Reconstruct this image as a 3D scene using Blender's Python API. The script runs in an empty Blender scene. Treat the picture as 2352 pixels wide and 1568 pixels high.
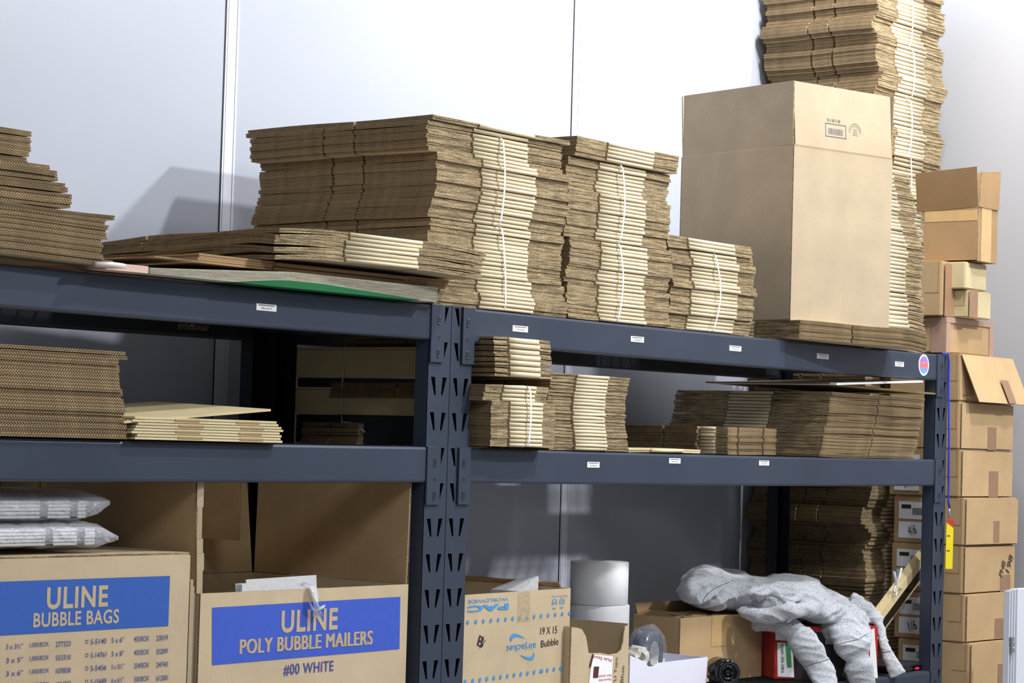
import bpy, bmesh, math, random
from math import sin, cos, pi, radians
from mathutils import Vector, Matrix, noise
from mathutils.geometry import tessellate_polygon

C = bpy.context.scene.collection
rnd = random.Random(7)

# ------------------------------------------------------------------ camera
YAW, PITCH, ROLL, CX, CY, CZ, F = .6678, .0426, .0288, -4.2335, -3.5267, 1.5167, 5400.
_f = Vector((cos(YAW)*cos(PITCH), sin(YAW)*cos(PITCH), sin(PITCH)))
_r0 = Vector((sin(YAW), -cos(YAW), 0)); _u0 = _r0.cross(_f)
_r = _r0*cos(ROLL)+_u0*sin(ROLL); _u = -_r0*sin(ROLL)+_u0*cos(ROLL)
CAMP = Vector((CX, CY, CZ))
cd = bpy.data.cameras.new('camera'); cam = bpy.data.objects.new('camera', cd); C.objects.link(cam)
M = Matrix((( _r.x,_u.x,-_f.x,CX),(_r.y,_u.y,-_f.y,CY),(_r.z,_u.z,-_f.z,CZ),(0,0,0,1)))
cam.matrix_world = M
cd.sensor_width = 36; cd.lens = F/2352*36; cd.clip_end = 60
bpy.context.scene.camera = cam

def U(x, y, X=None, Y=None, Z=None):
    """where the sight line of a measured photo point meets a world plane"""
    d = _f + _r*((x-1176)/F) - _u*((y-784)/F)
    if X is not None: t = (X-CX)/d.x
    elif Y is not None: t = (Y-CY)/d.y
    else: t = (Z-CZ)/d.z
    return CAMP + d*t

# ------------------------------------------------------------------ materials
def lin(c):
    return tuple((v/255/12.92 if v/255 <= .04045 else ((v/255+.055)/1.055)**2.4) for v in c)+(1,)
class NT:
    def __init__(s, name, rough=.6, metal=0., spec=.5):
        s.m = bpy.data.materials.new(name); s.m.use_nodes = True
        s.t = s.m.node_tree; s.n = s.t.nodes; s.b = s.n['Principled BSDF']
        s.b.inputs['Roughness'].default_value = rough; s.b.inputs['Metallic'].default_value = metal
        s.b.inputs['Specular IOR Level'].default_value = spec
    def add(s, typ, **kw):
        n = s.n.new(typ)
        for k, v in kw.items():
            if k.startswith('i_'):
                key = k[2:]; key = int(key) if key.isdigit() else key.replace('_', ' ')
                n.inputs[key].default_value = v
            else: setattr(n, k, v)
        return n
    def link(s, a, b): s.t.links.new(a, b)
    def math(s, op, a, b=None, c=None, clamp=False):
        n = s.n.new('ShaderNodeMath'); n.operation = op; n.use_clamp = clamp
        for i, v in enumerate((a, b, c)):
            if v is None: continue
            if isinstance(v, (int, float)): n.inputs[i].default_value = v
            else: s.link(v, n.inputs[i])
        return n.outputs[0]
    def mix(s, fac, a, b, mode='MIX'):
        n = s.n.new('ShaderNodeMix'); n.data_type = 'RGBA'; n.blend_type = mode
        for k, v in ((0, fac), (6, a), (7, b)):
            if isinstance(v, (int, float, tuple)): n.inputs[k].default_value = v
            else: s.link(v, n.inputs[k])
        return n.outputs[2]
    def noise(s, scale, detail=2, vec=None, rough=.5):
        n = s.n.new('ShaderNodeTexNoise'); n.inputs['Scale'].default_value = scale
        n.inputs['Detail'].default_value = detail; n.inputs['Roughness'].default_value = rough
        if vec is not None: s.link(vec, n.inputs['Vector'])
        return n.outputs['Fac']
    def mapr(s, v, a, b, c, d):
        n = s.n.new('ShaderNodeMapRange')
        s.link(v, n.inputs[0])
        for i, q in enumerate((a, b, c, d)): n.inputs[i+1].default_value = q
        return n.outputs[0]
    def obj(s): return s.add('ShaderNodeTexCoord').outputs['Object']
    def uv(s): return s.add('ShaderNodeTexCoord').outputs['UV']
    def bump(s, h, strength=.3, dist=.002):
        n = s.n.new('ShaderNodeBump'); n.inputs['Strength'].default_value = strength
        n.inputs['Distance'].default_value = dist
        s.link(h, n.inputs['Height']); s.link(n.outputs[0], s.b.inputs['Normal'])
    def col(s, v):
        if isinstance(v, tuple): s.b.inputs['Base Color'].default_value = v
        else: s.link(v, s.b.inputs['Base Color'])

def plain(name, rgb, rough=.5, metal=0., spec=.5, var=.06, scale=30, bump=0):
    t = NT(name, rough, metal, spec); c = lin(rgb)
    f = t.mapr(t.noise(scale, 3, t.obj()), .3, .7, 1-var, 1+var)
    t.col(t.mix(1., c, t.comb(f) if hasattr(t, 'comb') else grey(t, f), 'MULTIPLY'))
    if bump: t.bump(t.noise(scale*6, 2, t.obj()), bump, .001)
    return t.m
def grey(t, f):
    n = t.add('ShaderNodeCombineColor')
    for i in range(3): t.link(f, n.inputs[i])
    return n.outputs[0]
def rand_gain(t, lo=.86, hi=1.1):
    r = t.add('ShaderNodeObjectInfo').outputs['Random']
    return t.mapr(r, 0, 1, lo, hi)

KR = (188, 170, 142)
def kraft(name, rgb=KR, rough=.75, ribs=True, lo=.92, hi=1.05, grain=.07):
    t = NT(name, rough, spec=.25); o = t.obj()
    n1 = t.noise(9, 4, o); n2 = t.noise(260, 2, o)
    f = t.math('MULTIPLY', t.mapr(n1, .3, .7, 1-grain, 1+grain), t.mapr(n2, .3, .7, .95, 1.05))
    f = t.math('MULTIPLY', f, rand_gain(t, lo, hi))
    t.col(t.mix(1., lin(rgb), grey(t, f), 'MULTIPLY'))
    if ribs:
        mp = t.add('ShaderNodeMapping'); t.link(o, mp.inputs[0]); mp.inputs['Scale'].default_value = (150, 150, 6)
        t.bump(t.noise(1, 2, mp.outputs[0]), .25, .0012)
    return t.m
def flute(name, light=(176, 152, 116), dark=(40, 31, 22), pitch=.0068, lo=.8, hi=1.12):
    t = NT(name, .85, spec=.15); s = t.add('ShaderNodeSeparateXYZ'); t.link(t.uv(), s.inputs[0])
    u, v = s.outputs[0], s.outputs[1]
    ph = t.math('MULTIPLY', t.add('ShaderNodeObjectInfo').outputs['Random'], 40.)
    w = t.math('SINE', t.math('ADD', t.math('MULTIPLY', u, 2*pi/pitch), ph))
    cen = t.math('MULTIPLY_ADD', w, .30, .5)
    d = t.math('ABSOLUTE', t.math('SUBTRACT', v, cen))
    wave = t.mapr(d, .10, .22, 1, 0)
    lv = t.math('ABSOLUTE', t.math('SUBTRACT', v, .5))
    liner = t.mapr(lv, .36, .42, 0, 1)
    m = t.math('MAXIMUM', wave, liner)
    n = t.noise(40, 3, t.obj()); m = t.math('MULTIPLY', m, t.mapr(n, .3, .7, .7, 1.1))
    c = t.mix(m, lin(dark), lin(light))
    t.col(t.mix(1., c, grey(t, rand_gain(t, lo, hi)), 'MULTIPLY'))
    return t.m
def torn(name, light=(206, 186, 148), dark=(72, 58, 42)):
    t = NT(name, .9, spec=.15); o = t.obj()
    mp = t.add('ShaderNodeMapping'); t.link(o, mp.inputs[0]); mp.inputs['Scale'].default_value = (18, 18, 420)
    c2 = t.add('ShaderNodeVectorMath', operation='ADD'); t.link(mp.outputs[0], c2.inputs[0])
    cr = t.add('ShaderNodeCombineXYZ'); r = t.math('MULTIPLY', t.add('ShaderNodeObjectInfo').outputs['Random'], 90.)
    for i in range(3): t.link(r, cr.inputs[i])
    t.link(cr.outputs[0], c2.inputs[1])
    n = t.noise(1, 4, c2.outputs[0], .7)
    n2 = t.noise(220, 2, o)
    s = t.add('ShaderNodeSeparateXYZ'); t.link(t.uv(), s.inputs[0])
    lv = t.math('ABSOLUTE', t.math('SUBTRACT', s.outputs[1], .5))
    m = t.math('ADD', t.mapr(n, .35, .68, 0, .8), t.mapr(lv, .3, .45, 0, .35))
    m = t.math('MULTIPLY', m, t.mapr(n2, .35, .65, .6, 1.15), clamp=True)
    t.col(t.mix(m, lin(dark), lin(light)))
    return t.m

M_K = kraft('kraft_cardboard'); M_FL = flute('fluted_cardboard_edge'); M_TO = torn('cut_cardboard_edge')  # edge colours darkened to stand for shade inside the corrugation
M_FO = kraft('folded_kraft_crease', (214, 200, 170), .6, False, .9, 1.08)  # lighter than the faces: light on the folds put into the colour
M_KT = kraft('smooth_tall_carton_kraft', (174, 158, 134))
M_KB = kraft('brown_kraft_carton', (184, 156, 118))
M_KD = kraft('dark_kraft_carton', (160, 130, 94))
M_KP = kraft('pale_kraft_board', (205, 190, 150))
STK = [M_K, M_FL, M_TO, M_FO]
def steel(name, rgb):
    t = NT(name, .42, .25, .45); o = t.obj()
    n = t.noise(500, 2, o); n1 = t.noise(4, 4, o)
    t.col(t.mix(1., lin(rgb), grey(t, t.mapr(n1, .3, .7, .9, 1.1)), 'MULTIPLY'))
    t.bump(n, .12, .0006); return t.m
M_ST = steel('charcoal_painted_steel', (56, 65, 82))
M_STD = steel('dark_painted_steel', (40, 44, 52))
M_WIRE = plain('wire_deck_steel', (58, 60, 66), .45, .5)
M_WHITE = plain('white_paper', (236, 238, 242), .6, var=.02)
M_BLK = plain('black_print', (22, 22, 26), .6, var=.02)
M_LET = plain('bare_kraft_lettering', (184, 167, 140), .8, spec=.1)
M_VOID = plain('slot_shade_black', (6, 6, 8), .95, spec=.0)  # near-black standing for shade behind the post slots
M_STRAP = plain('white_plastic_strapping', (225, 227, 236), .35, var=.02)
M_BLUE = plain('blue_print', (38, 86, 172), .65, var=.04, scale=60)
M_BLUE2 = plain('violet_blue_print', (52, 84, 190), .65, var=.04, scale=60)
M_CYAN = plain('light_blue_print', (62, 142, 205), .65, var=.03)
M_INK = plain('marker_ink', (40, 38, 40), .6, var=.02)
M_TAPEB = plain('brown_packing_tape', (150, 118, 92), .3, var=.05)
M_TAPEC = plain('shiny_packing_tape', (196, 164, 116), .18, var=.05)
def gloss_wall(name, rgb):
    t = NT(name, .32, 0, .5); o = t.obj()
    t.col(t.mix(1., lin(rgb), grey(t, t.mapr(t.noise(1.2, 3, o), .3, .7, .97, 1.02)), 'MULTIPLY'))
    t.bump(t.noise(160, 2, o), .05, .0006); return t.m
M_WALL = gloss_wall('glossy_white_wall_panel', (172, 178, 193))
M_WALLR = plain('matt_grey_wall_paint', (176, 177, 183), .6, var=.02, scale=2)
M_TRIM = plain('white_plastic_trim', (214, 219, 232), .35, var=.01)
M_FLOOR = plain('concrete_floor', (150, 148, 144), .6, var=.08, scale=3)
def film(name, rgb=(230, 234, 240), alpha=.4, rough=.12):
    t = NT(name, rough, 0, .8); t.col(lin(rgb)); t.b.inputs['Alpha'].default_value = alpha
    t.bump(t.noise(60, 4, t.obj()), .9, .01); return t.m
M_FILM = film('clear_plastic_film', alpha=.32)
M_FILM2 = film('clear_bag_plastic', (225, 232, 240), .45, .08)

# ------------------------------------------------------------------ object helpers
def put(name, bm, mats, parent=None, loc=None, smooth=False):
    me = bpy.data.meshes.new(name)
    bmesh.ops.recalc_face_normals(bm, faces=bm.faces[:])
    if any(k in name for k in ('lettering', 'print', 'writing', 'panel', 'patch', 'sticker', 'stripe', 'barcode', 'dots', 'picture', 'opening', 'tape_strip')):
        ys_ = [v.co.y for v in bm.verts]; thin = ys_ and max(ys_)-min(ys_) < .003 and len(bm.faces) > 0 and all(abs(f.normal.y) > .9 for f in bm.faces if f.calc_area() > 1e-7)
        for f in bm.faces:
            if thin and f.normal.y > 0: f.normal_flip()
            elif f.normal.y > .5 and all(not e.is_manifold or len(e.link_faces) < 2 or e.link_faces[0].normal.dot(e.link_faces[1].normal) > .9 for e in f.edges): f.normal_flip()
    bm.to_mesh(me); bm.free()
    for m in (mats if isinstance(mats, (list, tuple)) else [mats]): me.materials.append(m)
    if smooth:
        for p in me.polygons: p.use_smooth = True
    o = bpy.data.objects.new(name, me); C.objects.link(o)
    if parent: o.parent = parent
    if loc is not None: o.location = loc
    return o
def tag(o, label, cat, group=None, kind=None):
    o['label'] = label; o['category'] = cat
    if group: o['group'] = group
    if kind: o['kind'] = kind
    return o
def thing(name, label, cat, loc=(0, 0, 0), rz=0, group=None):
    o = bpy.data.objects.new(name, None); C.objects.link(o); o.empty_display_size = .05
    o.location = loc; o.rotation_euler = (0, 0, rz)
    return tag(o, label, cat, group)
def BM():
    bm = bmesh.new(); bm.loops.layers.uv.new('UVMap'); return bm
def face(bm, vs, mat=0, uv=None):
    try: f = bm.faces.new(vs)
    except ValueError: return None
    f.material_index = mat
    if uv:
        l = bm.loops.layers.uv.active
        for lp, q in zip(f.loops, uv): lp[l].uv = q
    return f
def box(bm, x0, x1, y0, y1, z0, z1, mat=0):
    v = [bm.verts.new((x, y, z)) for z in (z0, z1) for y in (y0, y1) for x in (x0, x1)]
    for q in ((0, 2, 3, 1), (4, 5, 7, 6), (0, 1, 5, 4), (1, 3, 7, 5), (3, 2, 6, 7), (2, 0, 4, 6)):
        face(bm, [v[i] for i in q], mat)
def panel(bm, o, u, v, t, mf=0, me=1, mu=None):
    """sheet of board: corner o, edges u and v, thickness t along u x v; mu = material of the edges that run along v"""
    o, u, v = Vector(o), Vector(u), Vector(v); n = u.cross(v).normalized()*t
    P = [o, o+u, o+u+v, o+v]; a = [bm.verts.new(p) for p in P]; b = [bm.verts.new(p+n) for p in P]
    lu, lv = u.length, v.length
    face(bm, a[::-1], mf, [(0, 0), (lu, 0), (lu, lv), (0, lv)]); face(bm, b, mf, [(0, 0), (lu, 0), (lu, lv), (0, lv)])
    for i in range(4):
        j = (i+1) % 4; L = lu if i % 2 == 0 else lv
        face(bm, [a[i], a[j], b[j], b[i]], me if (i % 2 == 0 or mu is None) else mu, [(0, 0), (L, 0), (L, 1), (0, 1)])
def tube(bm, pts, r, n=8, mat=0, cap=True, flat=1.):
    pts = [Vector(p) for p in pts]; rings = []
    for i, p in enumerate(pts):
        d = (pts[min(i+1, len(pts)-1)]-pts[max(i-1, 0)]).normalized()
        a = d.cross(Vector((0, 0, 1))); a = a if a.length > .1 else d.cross(Vector((0, 1, 0))); a.normalize(); b = d.cross(a)
        rr = r[i] if isinstance(r, (list, tuple)) else r
        rings.append([bm.verts.new(p+a*rr*cos(2*pi*k/n)+b*rr*flat*sin(2*pi*k/n)) for k in range(n)])
    for i in range(len(rings)-1):
        for k in range(n):
            face(bm, [rings[i][k], rings[i][(k+1) % n], rings[i+1][(k+1) % n], rings[i+1][k]], mat)
    if cap: face(bm, rings[0][::-1], mat); face(bm, rings[-1], mat)
def ribbon(bm, pts, wdir, w, t=.0006, mat=0):
    wd = Vector(wdir).normalized()*w/2; pts = [Vector(p) for p in pts]; prev = None
    for i, p in enumerate(pts):
        d = (pts[min(i+1, len(pts)-1)]-pts[max(i-1, 0)]).normalized(); n = d.cross(wd).normalized()*t/2
        r = [bm.verts.new(p+wd+n), bm.verts.new(p-wd+n), bm.verts.new(p-wd-n), bm.verts.new(p+wd-n)]
        if prev:
            for k in range(4): face(bm, [prev[k], prev[(k+1) % 4], r[(k+1) % 4], r[k]], mat)
        else: face(bm, r, mat)
        prev = r
    face(bm, prev[::-1], mat)
def lathe(bm, prof, c=(0, 0, 0), n=40, mat=0, axis='Z'):
    rings = []
    for r, z in prof:
        ring = []
        for k in range(n):
            a = 2*pi*k/n; p = Vector((r*cos(a), r*sin(a), z))
            if axis == 'Y': p = Vector((p.x, -p.z, p.y))
            if axis == 'X': p = Vector((-p.z, p.x, p.y))
            ring.append(bm.verts.new(p+Vector(c)))
        rings.append(ring)
    for i in range(len(rings)-1):
        for k in range(n): face(bm, [rings[i][k], rings[i][(k+1) % n], rings[i+1][(k+1) % n], rings[i+1][k]], mat)
    return rings
def text_mesh(s, size, bold=0., cw=1., spacing=1.):
    cu = bpy.data.curves.new('t', 'FONT'); cu.body = s; cu.size = size; cu.offset = bold
    cu.align_x = 'CENTER'; cu.align_y = 'CENTER'; cu.space_character = spacing; cu.resolution_u = 4
    o = bpy.data.objects.new('t', cu); C.objects.link(o)
    dg = bpy.context.evaluated_depsgraph_get(); me = bpy.data.meshes.new_from_object(o.evaluated_get(dg))
    C.objects.unlink(o); bpy.data.objects.remove(o); bpy.data.curves.remove(cu)
    for v in me.vertices: v.co.x *= cw
    return me
def letter(bm, s, o, ux, uy, size, bold=0., cw=1., mat=0, rot=0, spacing=1., fit=None):
    """lay lettering s on a plane: centre o, reading direction ux, up uy; fit=(width,height) stretches it"""
    me = text_mesh(s, size, bold, cw, spacing)
    xs = [v.co.x for v in me.vertices]; ys = [v.co.y for v in me.vertices]
    if not xs: return
    mx, my = (min(xs)+max(xs))/2, (min(ys)+max(ys))/2
    kx = ky = 1
    if fit: kx = fit[0]/(max(xs)-min(xs)); ky = fit[1]/(max(ys)-min(ys))
    ux, uy, o = Vector(ux).normalized(), Vector(uy).normalized(), Vector(o)
    ca, sa = cos(rot), sin(rot); vs = []
    for v in me.vertices:
        x, y = (v.co.x-mx)*kx, (v.co.y-my)*ky; x, y = x*ca-y*sa, x*sa+y*ca
        vs.append(bm.verts.new(o+ux*x+uy*y))
    for p in me.polygons:
        if p.area > 1e-9: face(bm, [vs[i] for i in p.vertices], mat)
    bpy.data.meshes.remove(me)

# ------------------------------------------------------------------ the room
YW, XW = .76, 3.12
def struct(name, bm, m):
    o = put(name, bm, m); o['kind'] = 'structure'; return o
bm = BM(); box(bm, -7, XW+.1, YW, YW+.1, 0, 5.4); struct('wall_back', bm, M_WALL)
bm = BM(); box(bm, XW, XW+.1, -6, YW, 0, 5.4); struct('wall_right', bm, M_WALLR)
bm = BM(); box(bm, -7, XW+.1, -7, YW+.1, -.1, 0); struct('floor', bm, M_FLOOR)
def trim(name, xpx, ypx, w):
    X = U(xpx, ypx, Y=YW-.004).x
    bm = BM()
    box(bm, X, X+w*.12, YW-.002, YW, 0, 5.4, 0); box(bm, X+w*.14, X+w*.3, YW-.003, YW, 0, 5.4, 0)
    box(bm, X+w*.32, X+w*.82, YW-.0018, YW, 0, 5.4, 0); box(bm, X+w*.85, X+w, YW-.003, YW, 0, 5.4, 0)
    box(bm, X-.004, X-.0005, YW-.0015, YW, 0, 5.4, 1)
    struct(name, bm, [M_TRIM, M_STD])
trim('trim_1', 517, 200, .045); trim('trim_2', 1321, 60, .034)

# ------------------------------------------------------------------ racks
Z1, Z2, Z3, BH = 1.83, 1.4992, .838, .0826
PITCH_S = .0823
def post(name, x0, w, y, parent, top=1.832, facing=-1):
    bm = BM(); y1 = y-facing*.04; t = .002
    z = top; row = top-.026
    cells = int(top/PITCH_S)
    cuts = [top]+[row-PITCH_S*(k+.5) for k in range(cells)]
    cuts = [c for c in cuts if c > .01]+[0]
    yf, yb = y, y-facing*t
    for i in range(len(cuts)-1):
        a, b = cuts[i], cuts[i+1]; zc = row-PITCH_S*i
        outer = [(x0, b), (x0+w, b), (x0+w, a), (x0, a)]; holes = []
        if zc-.03 > b and zc+.024 < a:
            for s in (-1, 1):
                cx = x0+w*(.5+s*.215)
                tw, bw = .0075, .0028; sl = s*.0045
                holes.append([(cx+sl-tw, zc+.021), (cx+sl+tw, zc+.021), (cx-sl+bw, zc-.021), (cx-sl-bw, zc-.021)])
        polys = [[Vector((p[0], p[1], 0)) for p in outer]]+[[Vector((p[0], p[1], 0)) for p in h] for h in holes]
        flat = [p for q in polys for p in q]
        vf = [bm.verts.new((p.x, yf, p.y)) for p in flat]; vb = [bm.verts.new((p.x, yb, p.y)) for p in flat]
        for tr in tessellate_polygon(polys):
            face(bm, [vf[k] for k in tr]); face(bm, [vb[k] for k in tr[::-1]])
        k0 = 4
        for h in holes:
            for k in range(4):
                a1, b1 = k0+k, k0+(k+1) % 4
                face(bm, [vf[a1], vf[b1], vb[b1], vb[a1]])
            k0 += 4
    bmesh.ops.remove_doubles(bm, verts=bm.verts[:], dist=1e-5)
    lo, hi = min(yb, y1), max(yb, y1)
    box(bm, x0+.006, x0+w-.006, *sorted((y-facing*.012, y-facing*.014)), 0, top-.01, 1)  # added black strip paints the darkness behind the slots, not a post part
    box(bm, x0, x0+t, lo, hi, 0, top); box(bm, x0+w-t, x0+w, lo, hi, 0, top)
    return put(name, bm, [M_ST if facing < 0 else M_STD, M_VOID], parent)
def beam(x0, x1, y, ztop, parent, plates, m=None, front=True):
    m = m or M_ST
    bm = BM(); h, dpt = BH, .034
    y0, y1 = (y-.002, y+dpt) if front else (y-dpt, y+.002)
    prof = [(y0+.005, ztop), (y1, ztop), (y1, ztop-h), (y0+.005, ztop-h), (y0+.0015, ztop-h+.0015), (y0, ztop-h+.006), (y0, ztop-.006), (y0+.0015, ztop-.0015)]
    n = 24; rings = []
    for i in range(n+1):
        x = x0+(x1-x0)*i/n; sag = -.003*(1-((i/n)*2-1)**2)
        rings.append([bm.verts.new((x, a, b+sag)) for a, b in prof])
    for i in range(n):
        for k in range(8): face(bm, [rings[i][k], rings[i][(k+1) % 8], rings[i+1][(k+1) % 8], rings[i+1][k]])
    face(bm, rings[0]); face(bm, rings[-1][::-1])
    o = put('horizontal_beam', bm, m, parent)
    for (a, b) in plates:
        if not front: continue
        bp = BM(); ya = y-.006
        box(bp, a, b, ya, y-.0005, ztop-.134, ztop+.001)
        s = 1 if b <= x0+.01 else -1
        c = (a+b)/2+(.004 if s < 0 else -.004)
        for zz in (ztop-.036, ztop-.112):
            box(bp, c-.005, c+.005, ya-.0012, ya, zz-.009, zz+.009, 1)
            box(bp, c-.006, c+.004, ya-.0022, ya-.001, zz-.010, zz-.007, 0)
        box(bp, c-.003, c+.003, ya-.0008, ya, ztop-.078, ztop-.072, 1)
        bmesh.ops.bevel(bp, geom=[e for e in bp.edges], offset=.0006, segments=1, affect='EDGES')
        put('connector_plate', bp, [m, M_BLK], o)
    return o
def wire_deck(x0, x1, y0, y1, z, parent):
    bm = BM(); r = .0022
    n = int((x1-x0)/.05)
    for i in range(n+1):
        x = x0+(x1-x0)*i/n; box(bm, x-r, x+r, y0, y1, z-2*r, z)
    for j in range(7):
        y = y0+.01+(y1-y0-.02)*j/6; box(bm, x0, x1, y-r, y+r, z-4*r, z-2*r)
    return put('wire_deck', bm, M_WIRE, parent)
def rack(label, x0, x1, lw, rw, plr, prr, decks=(Z1, Z2, Z3, .15)):
    t = thing('storage_rack', label, 'shelving rack', (0, 0, 0), 0, 'boltless steel storage racks')
    for x, w in ((x0, lw), (x1-rw, rw)):
        post('upright_post', x, w, 0, t); post('upright_post', x, w, .61, t, facing=1)
        for zz in (1.80, .42, .12):
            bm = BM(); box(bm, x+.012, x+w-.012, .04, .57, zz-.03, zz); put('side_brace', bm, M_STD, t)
    for z in decks:
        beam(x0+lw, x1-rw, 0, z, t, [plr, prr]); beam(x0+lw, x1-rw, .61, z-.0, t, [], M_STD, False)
        wire_deck(x0+lw+.004, x1-rw-.004, .036, .574, z-.001, t)
    return t
rackL = rack('dark grey steel rack on the left holding the blue-banded cartons', -2.46, .006, .078, .078, (-2.43, -2.382), (-.072, -.024))
rackR = rack('dark grey steel rack on the right with the grey hoodie on its lower shelf', .008, 2.474, .078, .078, (.044, .088), (2.395, 2.44))

# ------------------------------------------------------------------ flattened boxes
def slab(bm, xs, ys, z0, z1, warp, mside, mfront, mtop=0):
    nx, ny = len(xs), len(ys)
    lo = [[bm.verts.new((x, y, z0+warp(x, y))) for x in xs] for y in ys]
    hi = [[bm.verts.new((x, y, z1+warp(x, y))) for x in xs] for y in ys]
    for j in range(ny-1):
        for i in range(nx-1):
            q = [(xs[i], ys[j]), (xs[i+1], ys[j]), (xs[i+1], ys[j+1]), (xs[i], ys[j+1])]
            face(bm, [hi[j][i], hi[j][i+1], hi[j+1][i+1], hi[j+1][i]], mtop, q)
            face(bm, [lo[j][i], lo[j+1][i], lo[j+1][i+1], lo[j][i+1]], mtop, [q[0], q[3], q[2], q[1]])
    for i in range(nx-1):
        for r in (0, ny-1):
            face(bm, [lo[r][i], lo[r][i+1], hi[r][i+1], hi[r][i]], mfront, [(xs[i], 0), (xs[i+1], 0), (xs[i+1], 1), (xs[i], 1)])
    for j in range(ny-1):
        for r in (0, nx-1):
            face(bm, [lo[j][r], lo[j+1][r], hi[j+1][r], hi[j][r]], mside, [(ys[j], 0), (ys[j+1], 0), (ys[j+1], 1), (ys[j], 1)])
def flat_mesh(segs, d, t, slots, rg, rot90=False, droop=0., gap=.08, wob=.0012, rec=.004, full=True):
    """flattened carton: creased centre with a rounded fold, cut flaps either side. x = box height, y = box girth"""
    a, b, c = segs; w = a+b+c; bm = BM(); ts = t*(1-gap)/2; k = 4
    ph = rg.random()*9; amp = wob
    def warp(x, y):
        e = max(0, (a-x)/a if x < a else ((x-a-b)/c if x > a+b else 0))
        f = max(0, 1-y/.10)
        return amp*e*sin(y*14+ph)+amp*.6*sin(x*11+ph*2)*e-droop*e*e*f
    def sp(p, q, n): return [p+(q-p)*i/n for i in range(n+1)]
    # centre
    n = 6; prof = []
    r = t*.47
    for i in range(n+1):
        an = -pi/2-pi*i/n; prof.append((r+r*cos(an), t/2+r*sin(an)))
    for i in range(n+1):
        an = pi/2-pi*i/n; prof.append((d-r+r*cos(an), t/2+r*sin(an)))
    xs = [a, a+b*.5, a+b]; rings = []
    wb = [rg.uniform(-.0006, .0006) for _ in xs]
    for xi, x in enumerate(xs): rings.append([bm.verts.new((x, y, z+(wb[xi] if y < .02 else 0))) for y, z in prof])
    N = len(prof)
    for i in range(2):
        for q in range(N):
            q2 = (q+1) % N; big = q in (n, N-1)
            f = face(bm, [rings[i][q], rings[i][q2], rings[i+1][q2], rings[i+1][q]], 0 if big else 3,
                     [(xs[i], 0), (xs[i], 1), (xs[i+1], 1), (xs[i+1], 0)])
            if f and not big: f.smooth = True
    face(bm, rings[0], 1); face(bm, rings[-1][::-1], 1)
    # flaps
    for li, z0 in enumerate((0, t-ts)):
        for side in (0, 1):
            x0, x1 = (0, a-.001) if side == 0 else (a+b+.001, w)
            e = [rg.uniform(0, .003) for _ in range(4)]
            if side == 0: x0 += e[0]
            else: x1 -= e[0]
            ss = sorted(slots) if isinstance(slots[0], (int, float)) else sorted(slots[li])
            edges = [rec+e[1]]+[v for s in ss for v in (s-.004, s+.004)]+[d-rec-e[2]]
            for q in range(0, len(edges), 2):
                ya, yb = edges[q], edges[q+1]
                if yb-ya < .002: continue
                slab(bm, sp(x0, x1, k), sp(ya, yb, max(2, int((yb-ya)/.07))), z0, z0+ts, warp, 1, 2)
    if rot90:
        bmesh.ops.rotate(bm, verts=bm.verts[:], cent=(0, 0, 0), matrix=Matrix.Rotation(pi/2, 3, 'Z'))
        bmesh.ops.translate(bm, verts=bm.verts[:], vec=(d, 0, 0))
    bmesh.ops.recalc_face_normals(bm, faces=bm.faces[:])
    me = bpy.data.meshes.new('flattened_box'); bm.to_mesh(me); bm.free()
    for m in STK: me.materials.append(m)
    return me
def merge_into(bm, me, mtx):
    n0 = len(bm.verts); bm2 = bmesh.new(); bm2.from_mesh(me); bm2.transform(mtx)
    tmp = bpy.data.meshes.new('tmp'); bm2.to_mesh(tmp); bm2.free(); bm.from_mesh(tmp); bpy.data.meshes.remove(tmp)
REST = bmesh.new()
NFLAT = [0]
def pile(label, group, x0, y0, z0, segs, d, n, t, slots, yaw=0., rot90=False, droop=0., offs=None, nvar=4, rest=False,
         seed=1, jit=.003, grp=5, gj=.008, tilt=(0, 0), name='flattened_box', cat='flattened box', gap=.08, wob=.0012, first=None, mats=None, rec=.004):
    rg = random.Random(seed)
    vars_ = [flat_mesh(segs, d, t*.97, slots, rg, rot90, droop, gap, wob, rec) for _ in range(nvar)]
    if mats:
        for me in vars_:
            me.materials.clear()
            for m in mats: me.materials.append(m)
    res = []; gx = gy = 0; left = 0; R = Matrix.Rotation(yaw, 4, 'Z')
    for i in range(n):
        if left <= 0: left = rg.randint(2, grp); gx = rg.uniform(-gj, gj); gy = rg.uniform(-gj*.6, gj*.6)
        left -= 1
        ox, oy, orz = (offs(i, n) if offs else (0, 0, 0))[:3]
        lx, ly = ox+gx+rg.uniform(-jit, jit), oy+gy+rg.uniform(-jit, jit)*.6
        p = R @ Vector((lx, ly, 0))
        loc = Vector((x0, y0, z0+i*t))+p
        rz = yaw+orz+rg.uniform(-.006, .006)
        me = vars_[rg.randrange(nvar)]
        mtx = Matrix.Translation(loc) @ Matrix.Rotation(rz, 4, 'Z') @ Matrix.Rotation(tilt[0], 4, 'X') @ Matrix.Rotation(tilt[1], 4, 'Y')
        if rest: merge_into(REST, me, mtx); continue
        o = bpy.data.objects.new(name, me); C.objects.link(o); o.matrix_world = mtx
        tag(o, label, cat, group); res.append(o); NFLAT[0] += 1
    return res
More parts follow.
